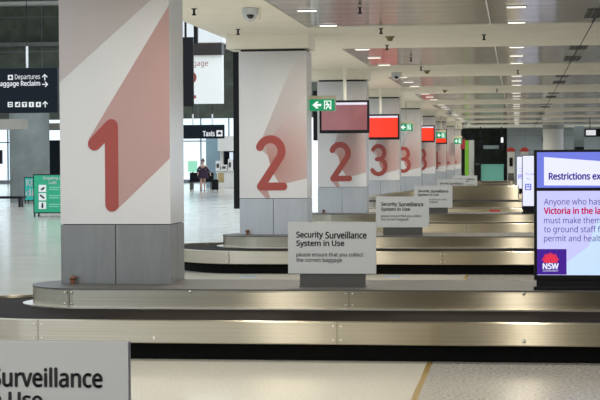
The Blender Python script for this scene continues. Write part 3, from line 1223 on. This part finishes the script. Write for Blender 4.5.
# bin
a, c = at(474.3, 178, Yf), at(480.1, 161, Yf)
t = thing('waste_bin', ((a.x + c.x) / 2, Yf, 0), 'tall black bin left of the teal counter', 'bin')
MB().box(a.x, c.x, Yf - 0.2, Yf + 0.2, 0, c.z).build('bin_body', MT['black'], t, bevel=0.03)
MB().box(a.x + 0.05, c.x - 0.05, Yf - 0.205, Yf - 0.195, c.z - 0.25, c.z - 0.12).build('opening', MT['foot'], t)
# counter
a, c = at(481, 180, Yf), at(503.5, 164.3, Yf)
t = thing('service_counter', ((a.x + c.x) / 2, Yf + 0.3, 0), 'pale teal service counter under the dark opening at the far end', 'counter')
MB().box(a.x, c.x, Yf, Yf + 0.7, 0, c.z - 0.05).build('front_panel', MT['counter'], t)
MB().box(a.x, c.x + 0.03, Yf - 0.05, Yf + 0.75, c.z - 0.05, c.z).build('worktop', MT['counter'], t, bevel=0.01)
# gantry hanging in the opening
Yg = 101.0
a, c = at(478, 149, Yg), at(503.5, 145.3, Yg)
t = thing('gantry', ((a.x + c.x) / 2, Yg, ZC), 'black hanging gantry with a pale cross bar in the dark opening at the far end', 'gantry')
MB().box(a.x, c.x, Yg, Yg + 0.15, a.z, c.z).build('cross_bar', MT['concrete'], t)
for px, wd in ((480.5, 0.32), (501.5, 0.30)):
    x = at(px, 150, Yg).x
    MB().box(x - wd / 2, x + wd / 2, Yg - 0.1, Yg + 0.2, at(px, 150.5, Yg).z, at(px, 141, Yg).z).build('hanging_head', MT['black'], t, bevel=0.05)
    MB().tube((x, Yg + 0.05, at(px, 141, Yg).z), (x, Yg + 0.05, 4.0), 0.04).build('hanger', MT['black'], t)
a, c = at(501, 142.5, Yg - .2), at(503.2, 137.5, Yg - .2)
MB().box(a.x, c.x, Yg - 0.14, Yg - 0.1, a.z, c.z).build('lamp_face', lit('gantry_lamp', (1, 1, 1), 1.2), t)

# red topped phone posts
for px, lb in ((511, 'white post with rounded red top and black handset, left one of two'), (524.5, 'white post with rounded red top, right one of two')):
    Yp = 96.0
    x = at(px, 160, Yp).x
    zt_ = at(px, 151.5, Yp).z
    t = thing('phone_post', (x, Yp, 0), lb, 'phone post', 'red topped phone posts')
    MB().box(x - 0.2, x + 0.2, Yp - 0.1, Yp + 0.1, 0, zt_).build('post_body', MT['postwhite'], t, bevel=0.02)
    b = MB()
    b.prism(arc(x, zt_, 0.26, 0.24, 0, 180, 14), Yp - 0.14, Yp + 0.14)
    b.build('red_top', MT['postred'], t)
    MB().box(x - 0.09, x + 0.10, Yp - 0.16, Yp - 0.1, zt_ - 0.85, zt_ - 0.35).build('handset', MT['black'], t, bevel=0.02)
    MB().box(x - 0.17, x + 0.17, Yp - 0.11, Yp - 0.1, 0.1, 0.75).build('lower_panel', MT['deck'], t)
# round white column and square stone pier
Yp = 94.0
a, c = at(543, 160, Yp), at(563.5, 160, Yp)
r = (c.x - a.x) / 2
t = thing('round_column', ((a.x + c.x) / 2, Yp, 0), 'round white column standing behind the large display', 'column')
MB().tube((a.x + r, Yp, 0), (a.x + r, Yp, ZC - 0.25), r, n=32).build('shaft', MT['postwhite'], t, smooth=True)
MB().tube((a.x + r, Yp, ZC - 0.25), (a.x + r, Yp, ZC), r + 0.03, n=32).build('collar', MT['wallgrey'], t, smooth=True)
a, c = at(574, 160, 98), at(584, 160, 98)
t = thing('stone_pier', ((a.x + c.x) / 2, 98.3, 0), 'mottled grey square pier right of the round white column', 'pier')
MB().box(a.x, c.x, 98, 98.6, 0, ZC).build('shaft', MT['concrete'], t)
a, c = at(575, 150.5, 97.9), at(584, 147, 97.9)
MB().box(a.x, c.x, 97.96, 98, a.z, c.z).build('notice_plate', MT['black'], t)
a, c = at(549, 142, 102.9), at(553, 137, 102.9)
a, c = at(548.5, 142, 102.9), at(553, 136.5, 102.9)
a.x -= 0.05
x0 = at(547.5, 140, 102.9).x
tag(MB().box(at(548, 140, 102.9).x - 0.35, at(548, 140, 102.9).x - 0.02, 102.8, 103, a.z, c.z).build('wall_box', MT['black'], bevel=0.02), 'small black box on the grey far wall left of the round column', 'wall box')
# hanging sign at the right edge
Ys = 80
a, c = at(584.5, 136.8, Ys), at(626, 128.6, Ys)
t = thing('direction_sign', ((a.x + c.x) / 2, Ys, c.z), 'black hanging sign with a white panel at the right edge of the ceiling', 'sign')
MB().box(a.x, c.x, Ys, Ys + 0.12, a.z, c.z).build('housing', MT['black'], t, bevel=0.01)
p, q = at(586, 135.3, Ys), at(595.8, 130, Ys)
MB().box(p.x, q.x, Ys - 0.005, Ys, p.z, q.z).build('lit_panel', MT['signtext'], t)
for px in (590, 620):
    x = at(px, 130, Ys).x
    MB().tube((x, Ys + 0.06, c.z), (x, Ys + 0.06, ZC + 0.014), 0.02).build('hanger', MT['black'], t)

# ================================================================== LEFT HALL
# departures sign
Ys = 30.0
a, c = at(-30, 113.5, Ys), at(57.3, 67.5, Ys)
t = thing('direction_sign', ((a.x + c.x) / 2, Ys, c.z), 'dark navy hanging sign for departures and baggage reclaim, upper left', 'sign')
MB().box(a.x, c.x, Ys, Ys + 0.15, a.z, c.z).build('housing', MT['navy'], t, bevel=0.01)
for px in (26, -14):
    x = at(px, 60, Ys).x
    zq = at(px, 46, Ys).z
    MB().tube((x, Ys + 0.07, c.z), (x, Ys + 0.07, zq), 0.022).build('hanging_pole', MT['bwhite'], t, smooth=True)
    MB().tube((x, Ys + 0.07, zq), (x, Ys + 0.07, 7.5), 0.008).build('hanging_rod', MT['black'], t, smooth=True)
ptext('Departures', 'lettering', MT['signtext'], t, 15, 40, 74.2, 80.8, Ys)
ptext('Baggage Reclaim', 'lettering', MT['signtext'], t, -3, 40, 80.6, 87.6, Ys, bold=0.02)
b = MB()
P = lambda x, y: (at(x, y, Ys).x, at(x, y, Ys).z)


def pbox(b, x0, x1, y0, y1, d=0.004, mi=0):
    p, q = P(x0, y1), P(x1, y0)
    b.box(p[0], q[0], Ys - d, Ys, p[1], q[1], mi)


for x, yy in ((7.8, 102), (15.2, 102), (22, 102), (29, 102), (36, 102), (8, 74.9)):
    b = MB()
    pbox(b, x, x + 4.9, yy, yy + 5.05)
    b.build('pictogram', MT['signtext'], t)
b = MB()
pbox(b, 9.8, 11.2, 76, 79, 0.006)
pbox(b, 9.0, 12, 77, 78, 0.006)
pbox(b, 9, 12, 103, 104.2, 0.006); pbox(b, 9, 12, 105, 106, 0.006)
pbox(b, 16.5, 18.8, 104, 106, 0.006); pbox(b, 18, 19.2, 103, 104, 0.006)
pbox(b, 23, 26, 103, 104, 0.006); pbox(b, 24, 25, 104, 106.3, 0.006)
pbox(b, 31, 32, 103, 106, 0.006)
pbox(b, 37.5, 39.5, 104, 105.2, 0.006); pbox(b, 38, 39, 103, 106, 0.006)
b.build('pictogram_marks', MT['navy'], t)
b = MB()
for cx_, cy_, ang in ((44.8, 77.3, 90), (45, 84.3, 0), (45.2, 104.3, 90)):
    o_ = Vector(P(cx_, cy_))
    s = abs(P(1, 0)[0] - P(0, 0)[0]) * 2.6
    d = Vector((math.cos(math.radians(ang)), math.sin(math.radians(ang))))
    nn = Vector((-d.y, d.x))
    e = o_ + d * s
    b.prism(stroke([tuple(o_ - d * s), tuple(e - d * s * 0.15)], s * 0.17, 4), Ys - 0.004, Ys)
    b.prism(stroke([tuple(e - d * s * 0.85 + nn * s * 0.85), tuple(e)], s * 0.17, 4), Ys - 0.0042, Ys)
    b.prism(stroke([tuple(e - d * s * 0.85 - nn * s * 0.85), tuple(e)], s * 0.17, 4), Ys - 0.0044, Ys)
b.build('arrows', MT['signtext'], t)

# concrete column of the hall
Yc = 62.0
a, c = at(4.5, 160, Yc), at(43.3, 160, Yc)
rr = (c.x - a.x) / 2
t = thing('concrete_column', (a.x + rr, Yc + rr, 0), 'big round grey concrete column below the departures sign', 'column')
b = MB()
b.tube((a.x + rr, Yc + rr, 0), (a.x + rr, Yc + rr, 4.6), rr, n=40)
b.build('shaft', MT['concrete'], t, smooth=True)
for py in (146, 162.5):
    z = at(24, py, Yc).z
    MB().tube((a.x + rr, Yc + rr, z - 0.012), (a.x + rr, Yc + rr, z + 0.012), rr + 0.004, n=40).build('joint_ring', MT['mullion'], t, smooth=True)
# dark kiosk wall behind the green board
a, c = at(47.8, 184, 78), at(80, 140, 78)
tag(MB().box(a.x, c.x, 78, 79, 0, c.z).build('dark_partition', MT['navy']), 'dark partition behind the green board, left of the column with the 1', 'partition')
# bench
a, c = at(-20, 205, 55.5), at(22, 197, 55.5)
t = thing('bench', ((a.x + c.x) / 2, 55.8, 0), 'low black bench at the foot of the concrete column', 'bench')
MB().box(a.x, c.x, 55.5, 56.0, 0.30, 0.38).build('seat', MT['black'], t, bevel=0.01)
for x in (a.x + 0.1, c.x - 0.15):
    MB().box(x, x + 0.06, 55.55, 55.95, 0, 0.30).build('leg', MT['black'], t)
# black screen at the left edge
a, c = at(-12, 164, 57), at(2.6, 150, 57)
t = thing('screen_stand', ((a.x + c.x) / 2, 57, 0), 'black screen on a post at the far left edge', 'screen')
MB().box(a.x, c.x, 56.9, 57, a.z, c.z).build('screen_panel', MT['black'], t)
MB().tube(((a.x + c.x) / 2, 57.05, 0), ((a.x + c.x) / 2, 57.05, c.z), 0.04).build('post', MT['black'], t)


# green a-frame board
def aframe(Y, px0, w, pyt, label, m):
    x0 = at(px0, 200, Y).x
    zt_ = at(px0, pyt, Y).z
    t = thing('pavement_sign', (x0 + w / 2, Y + 0.2, 0), label, 'sign board', 'green sign boards on the hall floor')
    lean = 0.0
    b = MB()
    b.box(x0, x0 + w, Y, Y + 0.03, 0.1, zt_)
    b.build('frame', MT['black'], t, bevel=0.005)
    MB().box(x0 + 0.03, x0 + w - 0.03, Y - 0.004, Y + 0.005, 0.13, zt_ - 0.03).build('poster', m, t)
    b = MB()
    vs = [(x0, Y + 0.03, zt_), (x0 + w, Y + 0.03, zt_), (x0 + w, Y + 0.03, zt_ - 0.05), (x0, Y + 0.03, zt_ - 0.05)]
    b.mesh([(x0, Y + 0.03, zt_), (x0 + w, Y + 0.03, zt_), (x0 + w, Y + 0.42, 0.1), (x0, Y + 0.42, 0.1),
            (x0, Y + 0.06, zt_), (x0 + w, Y + 0.06, zt_), (x0 + w, Y + 0.45, 0.1), (x0, Y + 0.45, 0.1)],
           [(0, 1, 2, 3), (7, 6, 5, 4), (0, 4, 5, 1), (1, 5, 6, 2), (2, 6, 7, 3), (3, 7, 4, 0)])
    b.build('rear_frame', MT['black'], t)
    for x in (x0 + 0.01, x0 + w - 0.05):
        MB().box(x, x + 0.04, Y, Y + 0.03, 0, 0.1).build('foot', MT['black'], t)
        MB().box(x, x + 0.04, Y + 0.42, Y + 0.45, 0, 0.1).build('foot', MT['black'], t)
    return t, x0, zt_


Yb = 46.0
t, x0, zt_ = aframe(Yb, 33.3, 1.02, 174.2, 'large green standing board with three white pictogram squares, beside the first column', MT['green'])
ptext('Stepping on', 'lettering', MT['wink'], t, 43, 63, 176.3, 180.4, Yb - 0.005, bold=0.02)
ptext('safe', 'lettering', MT['wink'], t, 48.8, 56.5, 180.8, 184, Yb - 0.005, bold=0.02)
P = lambda x, y: (at(x, y, Yb).x, at(x, y, Yb).z)
for i, yy in enumerate((184.8, 193.2, 201.8)):
    b = MB()
    p, q = P(38.8, yy + 7.2), P(46.2, yy)
    b.box(p[0], q[0], Yb - 0.008, Yb - 0.004, p[1], q[1], 0)
    cxx, czz = (p[0] + q[0]) / 2, (p[1] + q[1]) / 2
    if i == 0:
        b.prism(stroke([(cxx - 0.02, czz - 0.03), (cxx + 0.04, czz + 0.01)], 0.028, 6), Yb - 0.010, Yb - 0.008, 1)
    elif i == 1:
        b.prism(stroke([(cxx - 0.05, czz + 0.04), (cxx + 0.04, czz - 0.03)], 0.026, 6), Yb - 0.010, Yb - 0.008, 1)
    else:
        b.prism(arc(cxx, czz + 0.045, 0.03, 0.03, 0, 340, 12), Yb - 0.010, Yb - 0.008, 1)
        b.prism(stroke([(cxx, czz), (cxx, czz - 0.05)], 0.03, 6), Yb - 0.011, Yb - 0.008, 1)
    b.build('pictogram', [MT['wink'], MT['ink']], t)
    b = MB()
    for j, (ln, yo_) in enumerate(((12.5, 2.0), (9.5, 4.2))):
        p, q = P(49.3, yy + yo_ + 0.9), P(49.3 + ln, yy + yo_)
        b.box(p[0], q[0], Yb - 0.006, Yb - 0.004, p[1], q[1])
    b.build('text_bars', mat('pale_green_ink', (0.25, 0.62, 0.47), 0.4), t)
Yb2 = 62.0 - 1.5
t, x0, zt_ = aframe(Yb2, 24.3, 0.62, 177, 'smaller teal standing board behind the large green one', MT['teal'])
ptext('KEE', 'lettering', MT['wink'], t, 26.5, 38, 179.5, 186, Yb2 - 0.005, bold=0.02)
ptext('dis', 'lettering', MT['wink'], t, 26, 38, 189, 196, Yb2 - 0.005, bold=0.02)

a, c = at(399.3, 139, 54.6), at(403.2, 115, 54.6)
t = thing('hanging_screen', ((a.x + c.x) / 2, 54.7, c.z), 'narrow black hanging screen edge just left of the second exit sign', 'screen')
MB().box(a.x, c.x, 54.6, 54.9, a.z, c.z).build('panel_body', MT['black'], t, bevel=0.01)
MB().tube(((a.x + c.x) / 2, 54.75, c.z), ((a.x + c.x) / 2, 54.75, ZC), 0.015).build('hanger', MT['cream'], t)

# baggage board with black header, and the black edge-on panel in front of it
Yb = 45.0
a, c = at(168, 104, Yb), at(222.3, 55, Yb)
t = thing('baggage_board', ((a.x + c.x) / 2, Yb, a.z), 'white board with red word baggage under a black header, between first two columns', 'sign')
MB().box(a.x, c.x, Yb, Yb + 0.2, a.z, c.z).build('white_face', mat('board_white', (0.72, 0.74, 0.72), 0.4, emit=(0.72, 0.75, 0.74), est=0.22), t)
h0, h1 = at(222, 55, Yb), at(222, 43, Yb)
MB().box(a.x, c.x, Yb - 0.1, Yb + 0.3, h0.z, h1.z).build('header', mat('header_black', (0.02, 0.013, 0.012), 0.5), t)
ptext('baggage', 'lettering', MT['red'], t, 181.5, 208, 60, 67.8, Yb, label='red printed word')
b = MB()
p = at(191, 77.5, Yb)
b.prism(arc(p.x, p.z, 0.155, 0.17, 0, 355, 24), Yb - 0.004, Yb)
p, q = at(186, 98.5, Yb), at(196, 95.2, Yb)
b.box(p.x, q.x, Yb - 0.004, Yb, p.z, q.z)
b.build('printed_mark', MT['red'], t)
MB().box((a.x + c.x) / 2 - 0.05, (a.x + c.x) / 2 + 0.05, Yb + 0.1, Yb + 0.25, h1.z - 0.05, 6.5).build('hanger', MT['black'], t)
a, c = at(178, 106.5, 43.5), at(193, 37, 43.5)
t = thing('hanging_screen', ((a.x + c.x) / 2, 43.5, c.z), 'tall black hanging panel just right of the first column', 'screen')
MB().box(a.x, c.x, 43.5, 43.6, a.z, c.z).build('panel_body', MT['black'], t, bevel=0.01)
MB().tube(((a.x + c.x) / 2, 43.55, c.z), ((a.x + c.x) / 2, 43.55, 6.5), 0.03).build('hanger', MT['black'], t)

# taxis sign
Ys = 65.0
a, c = at(178, 138.8, Ys), at(224, 124.6, Ys)
t = thing('direction_sign', ((a.x + c.x) / 2, Ys, c.z), 'black hanging taxis sign between the first two columns', 'sign')
MB().box(a.x, c.x, Ys, Ys + 0.15, a.z, c.z).build('housing', MT['navy'], t, bevel=0.01)
ptext('Taxis', 'lettering', MT['signtext'], t, 203, 214.5, 131, 136.2, Ys, bold=0.03)
P = lambda x, y: (at(x, y, Ys).x, at(x, y, Ys).z)
b = MB()
pbox(b, 216.5, 222.5, 130.3, 136.4)
pbox(b, 217.7, 221.4, 132.8, 134.4, 0.008, 1)
pbox(b, 218.5, 220.6, 131.6, 133, 0.008, 1)
b.build('pictogram', [MT['signtext'], MT['navy']], t)
for px in (192.5, 212):
    x = at(px, 120, Ys).x
    zq = at(px, 114, Ys).z
    MB().tube((x, Ys + 0.07, c.z), (x, Ys + 0.07, zq), 0.03).build('hanging_pole', MT['bwhite'], t, smooth=True)
    MB().tube((x, Ys + 0.07, zq), (x, Ys + 0.07, 9.0), 0.012).build('hanging_rod', MT['black'], t, smooth=True)

# blue-grey partition and cafe
Yk = 92.0
a, c = at(193, 187, Yk), at(214, 141, Yk)
tag(MB().box(a.x, c.x, Yk + 4, Yk + 4.3, 0, c.z + 0.25).build('glass_partition', MT['bluewall']), 'blue-grey partition behind the walking person', 'partition')
a, c = at(216.5, 187, Yk), at(246, 171, Yk)
t = thing('cafe_counter', ((a.x + c.x) / 2, Yk + 1.0, 0), 'white cafe counter with a brown picture panel, left of the nearer 2 column', 'counter')
MB().box(a.x, c.x, Yk, Yk + 0.8, 0.0, c.z).build('counter', MT['cafe'], t, bevel=0.02)
MB().box(a.x - 0.05, c.x, Yk - 0.08, Yk + 0.85, c.z, c.z + 0.06).build('worktop', MT['cafe'], t, bevel=0.01)
p, q = at(217.8, 182.5, Yk), at(224, 173, Yk)
MB().box(p.x, q.x, Yk - 0.012, Yk, p.z, q.z).build('menu_picture', MT['tan'], t)['label'] = 'brown and cream picture panel'
p, q = at(218, 151, Yk + 2.2), at(247, 139.5, Yk + 2.2)
t = thing('cafe_canopy', ((p.x + q.x) / 2, Yk + 2.2, 0), 'round white canopy on a dark back wall behind the cafe counter', 'canopy')
MB().tube(((p.x + q.x) / 2, Yk + 2.2, p.z), ((p.x + q.x) / 2, Yk + 2.2, q.z + 0.2), (q.x - p.x) / 2, n=32).build('canopy', MT['cafe'], t, smooth=True)
p, q = at(221.5, 166, Yk + 2.6), at(247, 151, Yk + 2.6)
MB().box(p.x, q.x, Yk + 2.6, Yk + 2.8, 0, q.z).build('back_wall', MT['navy'], t)
MB().box(p.x, p.x + 0.15, Yk + 2.2, Yk + 2.6, 0, q.z + 0.1).build('pillar', MT['cafe'], t)
p, q = at(229.5, 160, Yk + 2.57), at(233, 150.5, Yk + 2.57)
MB().box(p.x, q.x, Yk + 2.57, Yk + 2.6, p.z, q.z - .1).build('lit_menu', lit('menu_lit', (0.7, 0.8, 0.95), 1.0), t)
zc_ = c.z + 0.06
for px, wd, ht, lb in ((217.2, 0.26, 0.52, 'white coffee machine at the left end of the cafe counter'), (223.3, 0.34, 0.30, 'white till in the middle of the cafe counter'), (229.3, 0.22, 0.62, 'slim white dispenser on the right of the cafe counter')):
    x = at(px, 165, Yk).x
    k_ = thing('counter_machine', (x, Yk + 0.4, zc_), lb, 'machine')
    MB().box(x - wd / 2, x + wd / 2, Yk + 0.2, Yk + 0.6, zc_, zc_ + ht).build('machine_body', MT['cafe'], k_, bevel=0.02)
    MB().box(x - wd * 0.3, x + wd * 0.3, Yk + 0.19, Yk + 0.2, zc_ + ht * 0.25, zc_ + ht * 0.7).build('recess', MT['foot'], k_)
# dark row of seats behind the person
Yq = 88.5
a, c = at(189, 187, Yq), at(213, 175, Yq)
t = thing('seat_row', ((a.x + c.x) / 2, Yq, 0), 'row of dark seats behind the walking person', 'seats')
MB().box(a.x, c.x, Yq - 0.2, Yq + 0.25, 0.40, 0.47).build('seat', MT['black'], t, bevel=0.02)
MB().box(a.x, c.x, Yq + 0.2, Yq + 0.27, 0.47, 0.92).build('backrest', MT['black'], t, bevel=0.02)
for x in (a.x + 0.1, (a.x + c.x) / 2, c.x - 0.1):
    MB().box(x - 0.03, x + 0.03, Yq - 0.15, Yq + 0.2, 0, 0.40).build('leg', MT['deck'], t)
# little green lit board
Yq = 90.5
a, c = at(188, 172, Yq), at(197, 161, Yq)
t = thing('lit_board', ((a.x + c.x) / 2, Yq, 0), 'small pale green lit board left of the walking person', 'sign board')
MB().box(a.x, c.x, Yq, Yq + 0.1, a.z, c.z).build('board_face', lit('mint_lit', (0.35, 0.85, 0.6), 0.8), t)
MB().box((a.x + c.x) / 2 - 0.05, (a.x + c.x) / 2 + 0.05, Yq + 0.03, Yq + 0.08, 0, a.z).build('post', MT['deck'], t)


# ================================================================== PERSON
def skinned(name, verts, edges, radii, m, parent=None, sub=2, root=0):
    me = bpy.data.meshes.new(name)
    off = wl(parent) if parent is not None else Vector((0, 0, 0))
    me.from_pydata([tuple(Vector(v) - off) for v in verts], edges, [])
    o = bpy.data.objects.new(name, me)
    C.objects.link(o)
    if parent is not None:
        o.parent = parent
    md = o.modifiers.new('skin', 'SKIN')
    md.use_smooth_shade = True
    md.branch_smoothing = 0.6
    for i, r in enumerate(radii):
        sv = me.skin_vertices[0].data[i]
        sv.radius = r if isinstance(r, tuple) else (r, r)
        sv.use_root = (i == root)
    sd = o.modifiers.new('sub', 'SUBSURF')
    sd.levels = sub
    sd.render_levels = sub
    me.materials.append(m)
    return o


gp = atz(203, 191, 0)
gx, gy = gp.x, gp.y
Hh = 1.62
t = thing('person', (gx, gy, 0), 'person in a dark plum coat walking with a small black suitcase', 'person')
V, E, Rr = [], [], []


def add(x, y, z, r, par=None):
    V.append((gx + x, gy + y, z))
    Rr.append(r)
    if par is not None:
        E.append((par, len(V) - 1))
    return len(V) - 1


pel = add(0, 0, 0.84, (0.15, 0.11))
wst = add(0, 0, 1.0, (0.12, 0.09), pel)
chs = add(0, -0.01, 1.2, (0.145, 0.10), wst)
sho = add(0, 0, 1.31, (0.10, 0.07), chs)
nck = add(0, -0.01, 1.38, 0.05, sho)
hd0 = add(0, -0.02, 1.44, 0.065, nck)
hd1 = add(0, -0.025, 1.52, 0.085, hd0)
hd2 = add(0, -0.015, 1.60, 0.06, hd1)
for s in (-1, 1):
    fwd = -0.16 if s < 0 else 0.16
    h_ = add(s * 0.085, 0, 0.80, 0.085, pel)
    kn = add(s * 0.07, fwd * 0.55 - 0.04, 0.46, 0.055, h_)
    cf = add(s * 0.06, fwd * 0.85, 0.30, 0.048, kn)
    an = add(s * 0.05, fwd * 1.15, 0.09, 0.032, cf)
    ft = add(s * 0.06, fwd * 1.15 - 0.15, 0.03, 0.028, an)
    sh = add(s * 0.17, 0, 1.29, 0.055, sho)
    if s > 0:
        el = add(0.27, 0.06, 1.06, 0.042, sh)
        wr = add(0.38, 0.05, 0.90, 0.028, el)
    else:
        el = add(-0.27, 0.02, 1.07, 0.042, sh)
        wr = add(-0.22, -0.16, 0.92, 0.028, el)
    pm = add(V[wr][0] - gx + s * 0.02, V[wr][1] - gy - 0.02, V[wr][2] - 0.06, 0.030, wr)
    for i in range(4):
        k1 = add(V[pm][0] - gx + s * 0.01, V[pm][1] - gy - 0.03 + i * 0.02, V[pm][2] - 0.045, 0.009, pm)
        add(V[k1][0] - gx - s * 0.015, V[k1][1] - gy, V[k1][2] - 0.035 + 0.004 * abs(i - 1), 0.008, k1)
    add(V[pm][0] - gx - s * 0.03, V[pm][1] - gy - 0.045, V[pm][2] - 0.02, 0.010, pm)
body = skinned('body', V, E, Rr, MT['skin'], t)
# face
b = MB()
for s in (-1, 1):
    b.ball((gx + s * 0.032, gy - 0.105, 1.525), 0.012, 0.008, 0.008, 8, 6)
b.build('eyes', MT['ink'], t)
b = MB()
b.ball((gx, gy - 0.118, 1.495), 0.012, 0.02, 0.022, 8, 6)
for s in (-1, 1):
    b.ball((gx + s * 0.09, gy - 0.01, 1.505), 0.012, 0.02, 0.03, 8, 6)
b.build('nose_and_ears', MT['skin'], t)
MB().ball((gx, gy - 0.103, 1.455), 0.025, 0.008, 0.008, 8, 6).build('mouth', mat('lips', (0.4, 0.1, 0.1), 0.5), t)
b = MB()
b.ball((gx, gy + 0.015, 1.545), 0.098, 0.10, 0.105, 16, 10)
b.ball((gx + 0.01, gy + 0.03, 1.66), 0.05, 0.05, 0.045, 12, 8)
b.build('hair', MT['hair'], t, smooth=True)
# coat: flared body with sleeves
V2, E2, R2 = [], [], []


def add2(x, y, z, r, par=None):
    V2.append((gx + x, gy + y, z))
    R2.append(r)
    if par is not None:
        E2.append((par, len(V2) - 1))
    return len(V2) - 1


c0 = add2(0, 0.0, 0.88, (0.27, 0.18))
add2(0, 0.0, 0.76, (0.29, 0.19), c0)
c1 = add2(0, 0.0, 1.02, (0.18, 0.14), c0)
c2 = add2(0, 0.0, 1.2, (0.165, 0.125), c1)
for s in (-1, 1):
    a1 = add2(s * 0.17, 0.0, 1.25, 0.072, c2)
    e = (0.28, 0.06, 1.06) if s > 0 else (-0.28, 0.02, 1.07)
    a2 = add2(*e, 0.058, a1)
    w_ = (0.37, 0.05, 0.93) if s > 0 else (-0.235, -0.13, 0.95)
    add2(*w_, 0.05, a2)
skinned('coat', V2, E2, R2, MT['coat'], t)
MB().ball((gx, gy - 0.10, 1.30), 0.085, 0.05, 0.08, 12, 8).build('scarf', MT['blouse'], t, smooth=True)
b = MB()
for s in (-1, 1):
    fwd = -0.16 if s < 0 else 0.16
    b.ball((gx + s * 0.057, gy + fwd * 1.15 - 0.07, 0.04), 0.045, 0.13, 0.04, 12, 8)
b.build('shoes', MT['ink'], t, smooth=True)
# suitcase
sx, sy = at(215, 185, gy).x, gy + 0.05
t = thing('suitcase', (sx, sy, 0), 'small black wheeled suitcase beside the walking person', 'suitcase')
MB().box(sx - 0.17, sx + 0.17, sy - 0.11, sy + 0.11, 0.06, 0.60).build('shell', MT['black'], t, bevel=0.03)
b = MB()
for s in (-0.08, 0.08):
    b.tube((sx + s, sy, 0.58), (sx + s, sy, 0.86), 0.01, n=8)
b.tube((sx - 0.09, sy, 0.86), (sx + 0.09, sy, 0.86), 0.014, n=8)
b.build('pull_handle', MT['deck'], t)
for s in (-0.12, 0.12):
    for r_ in (-0.07, 0.07):
        MB().tube((sx + s - 0.015, sy + r_, 0.03), (sx + s + 0.015, sy + r_, 0.03), 0.03, n=12).build('wheel', MT['ink'], t)
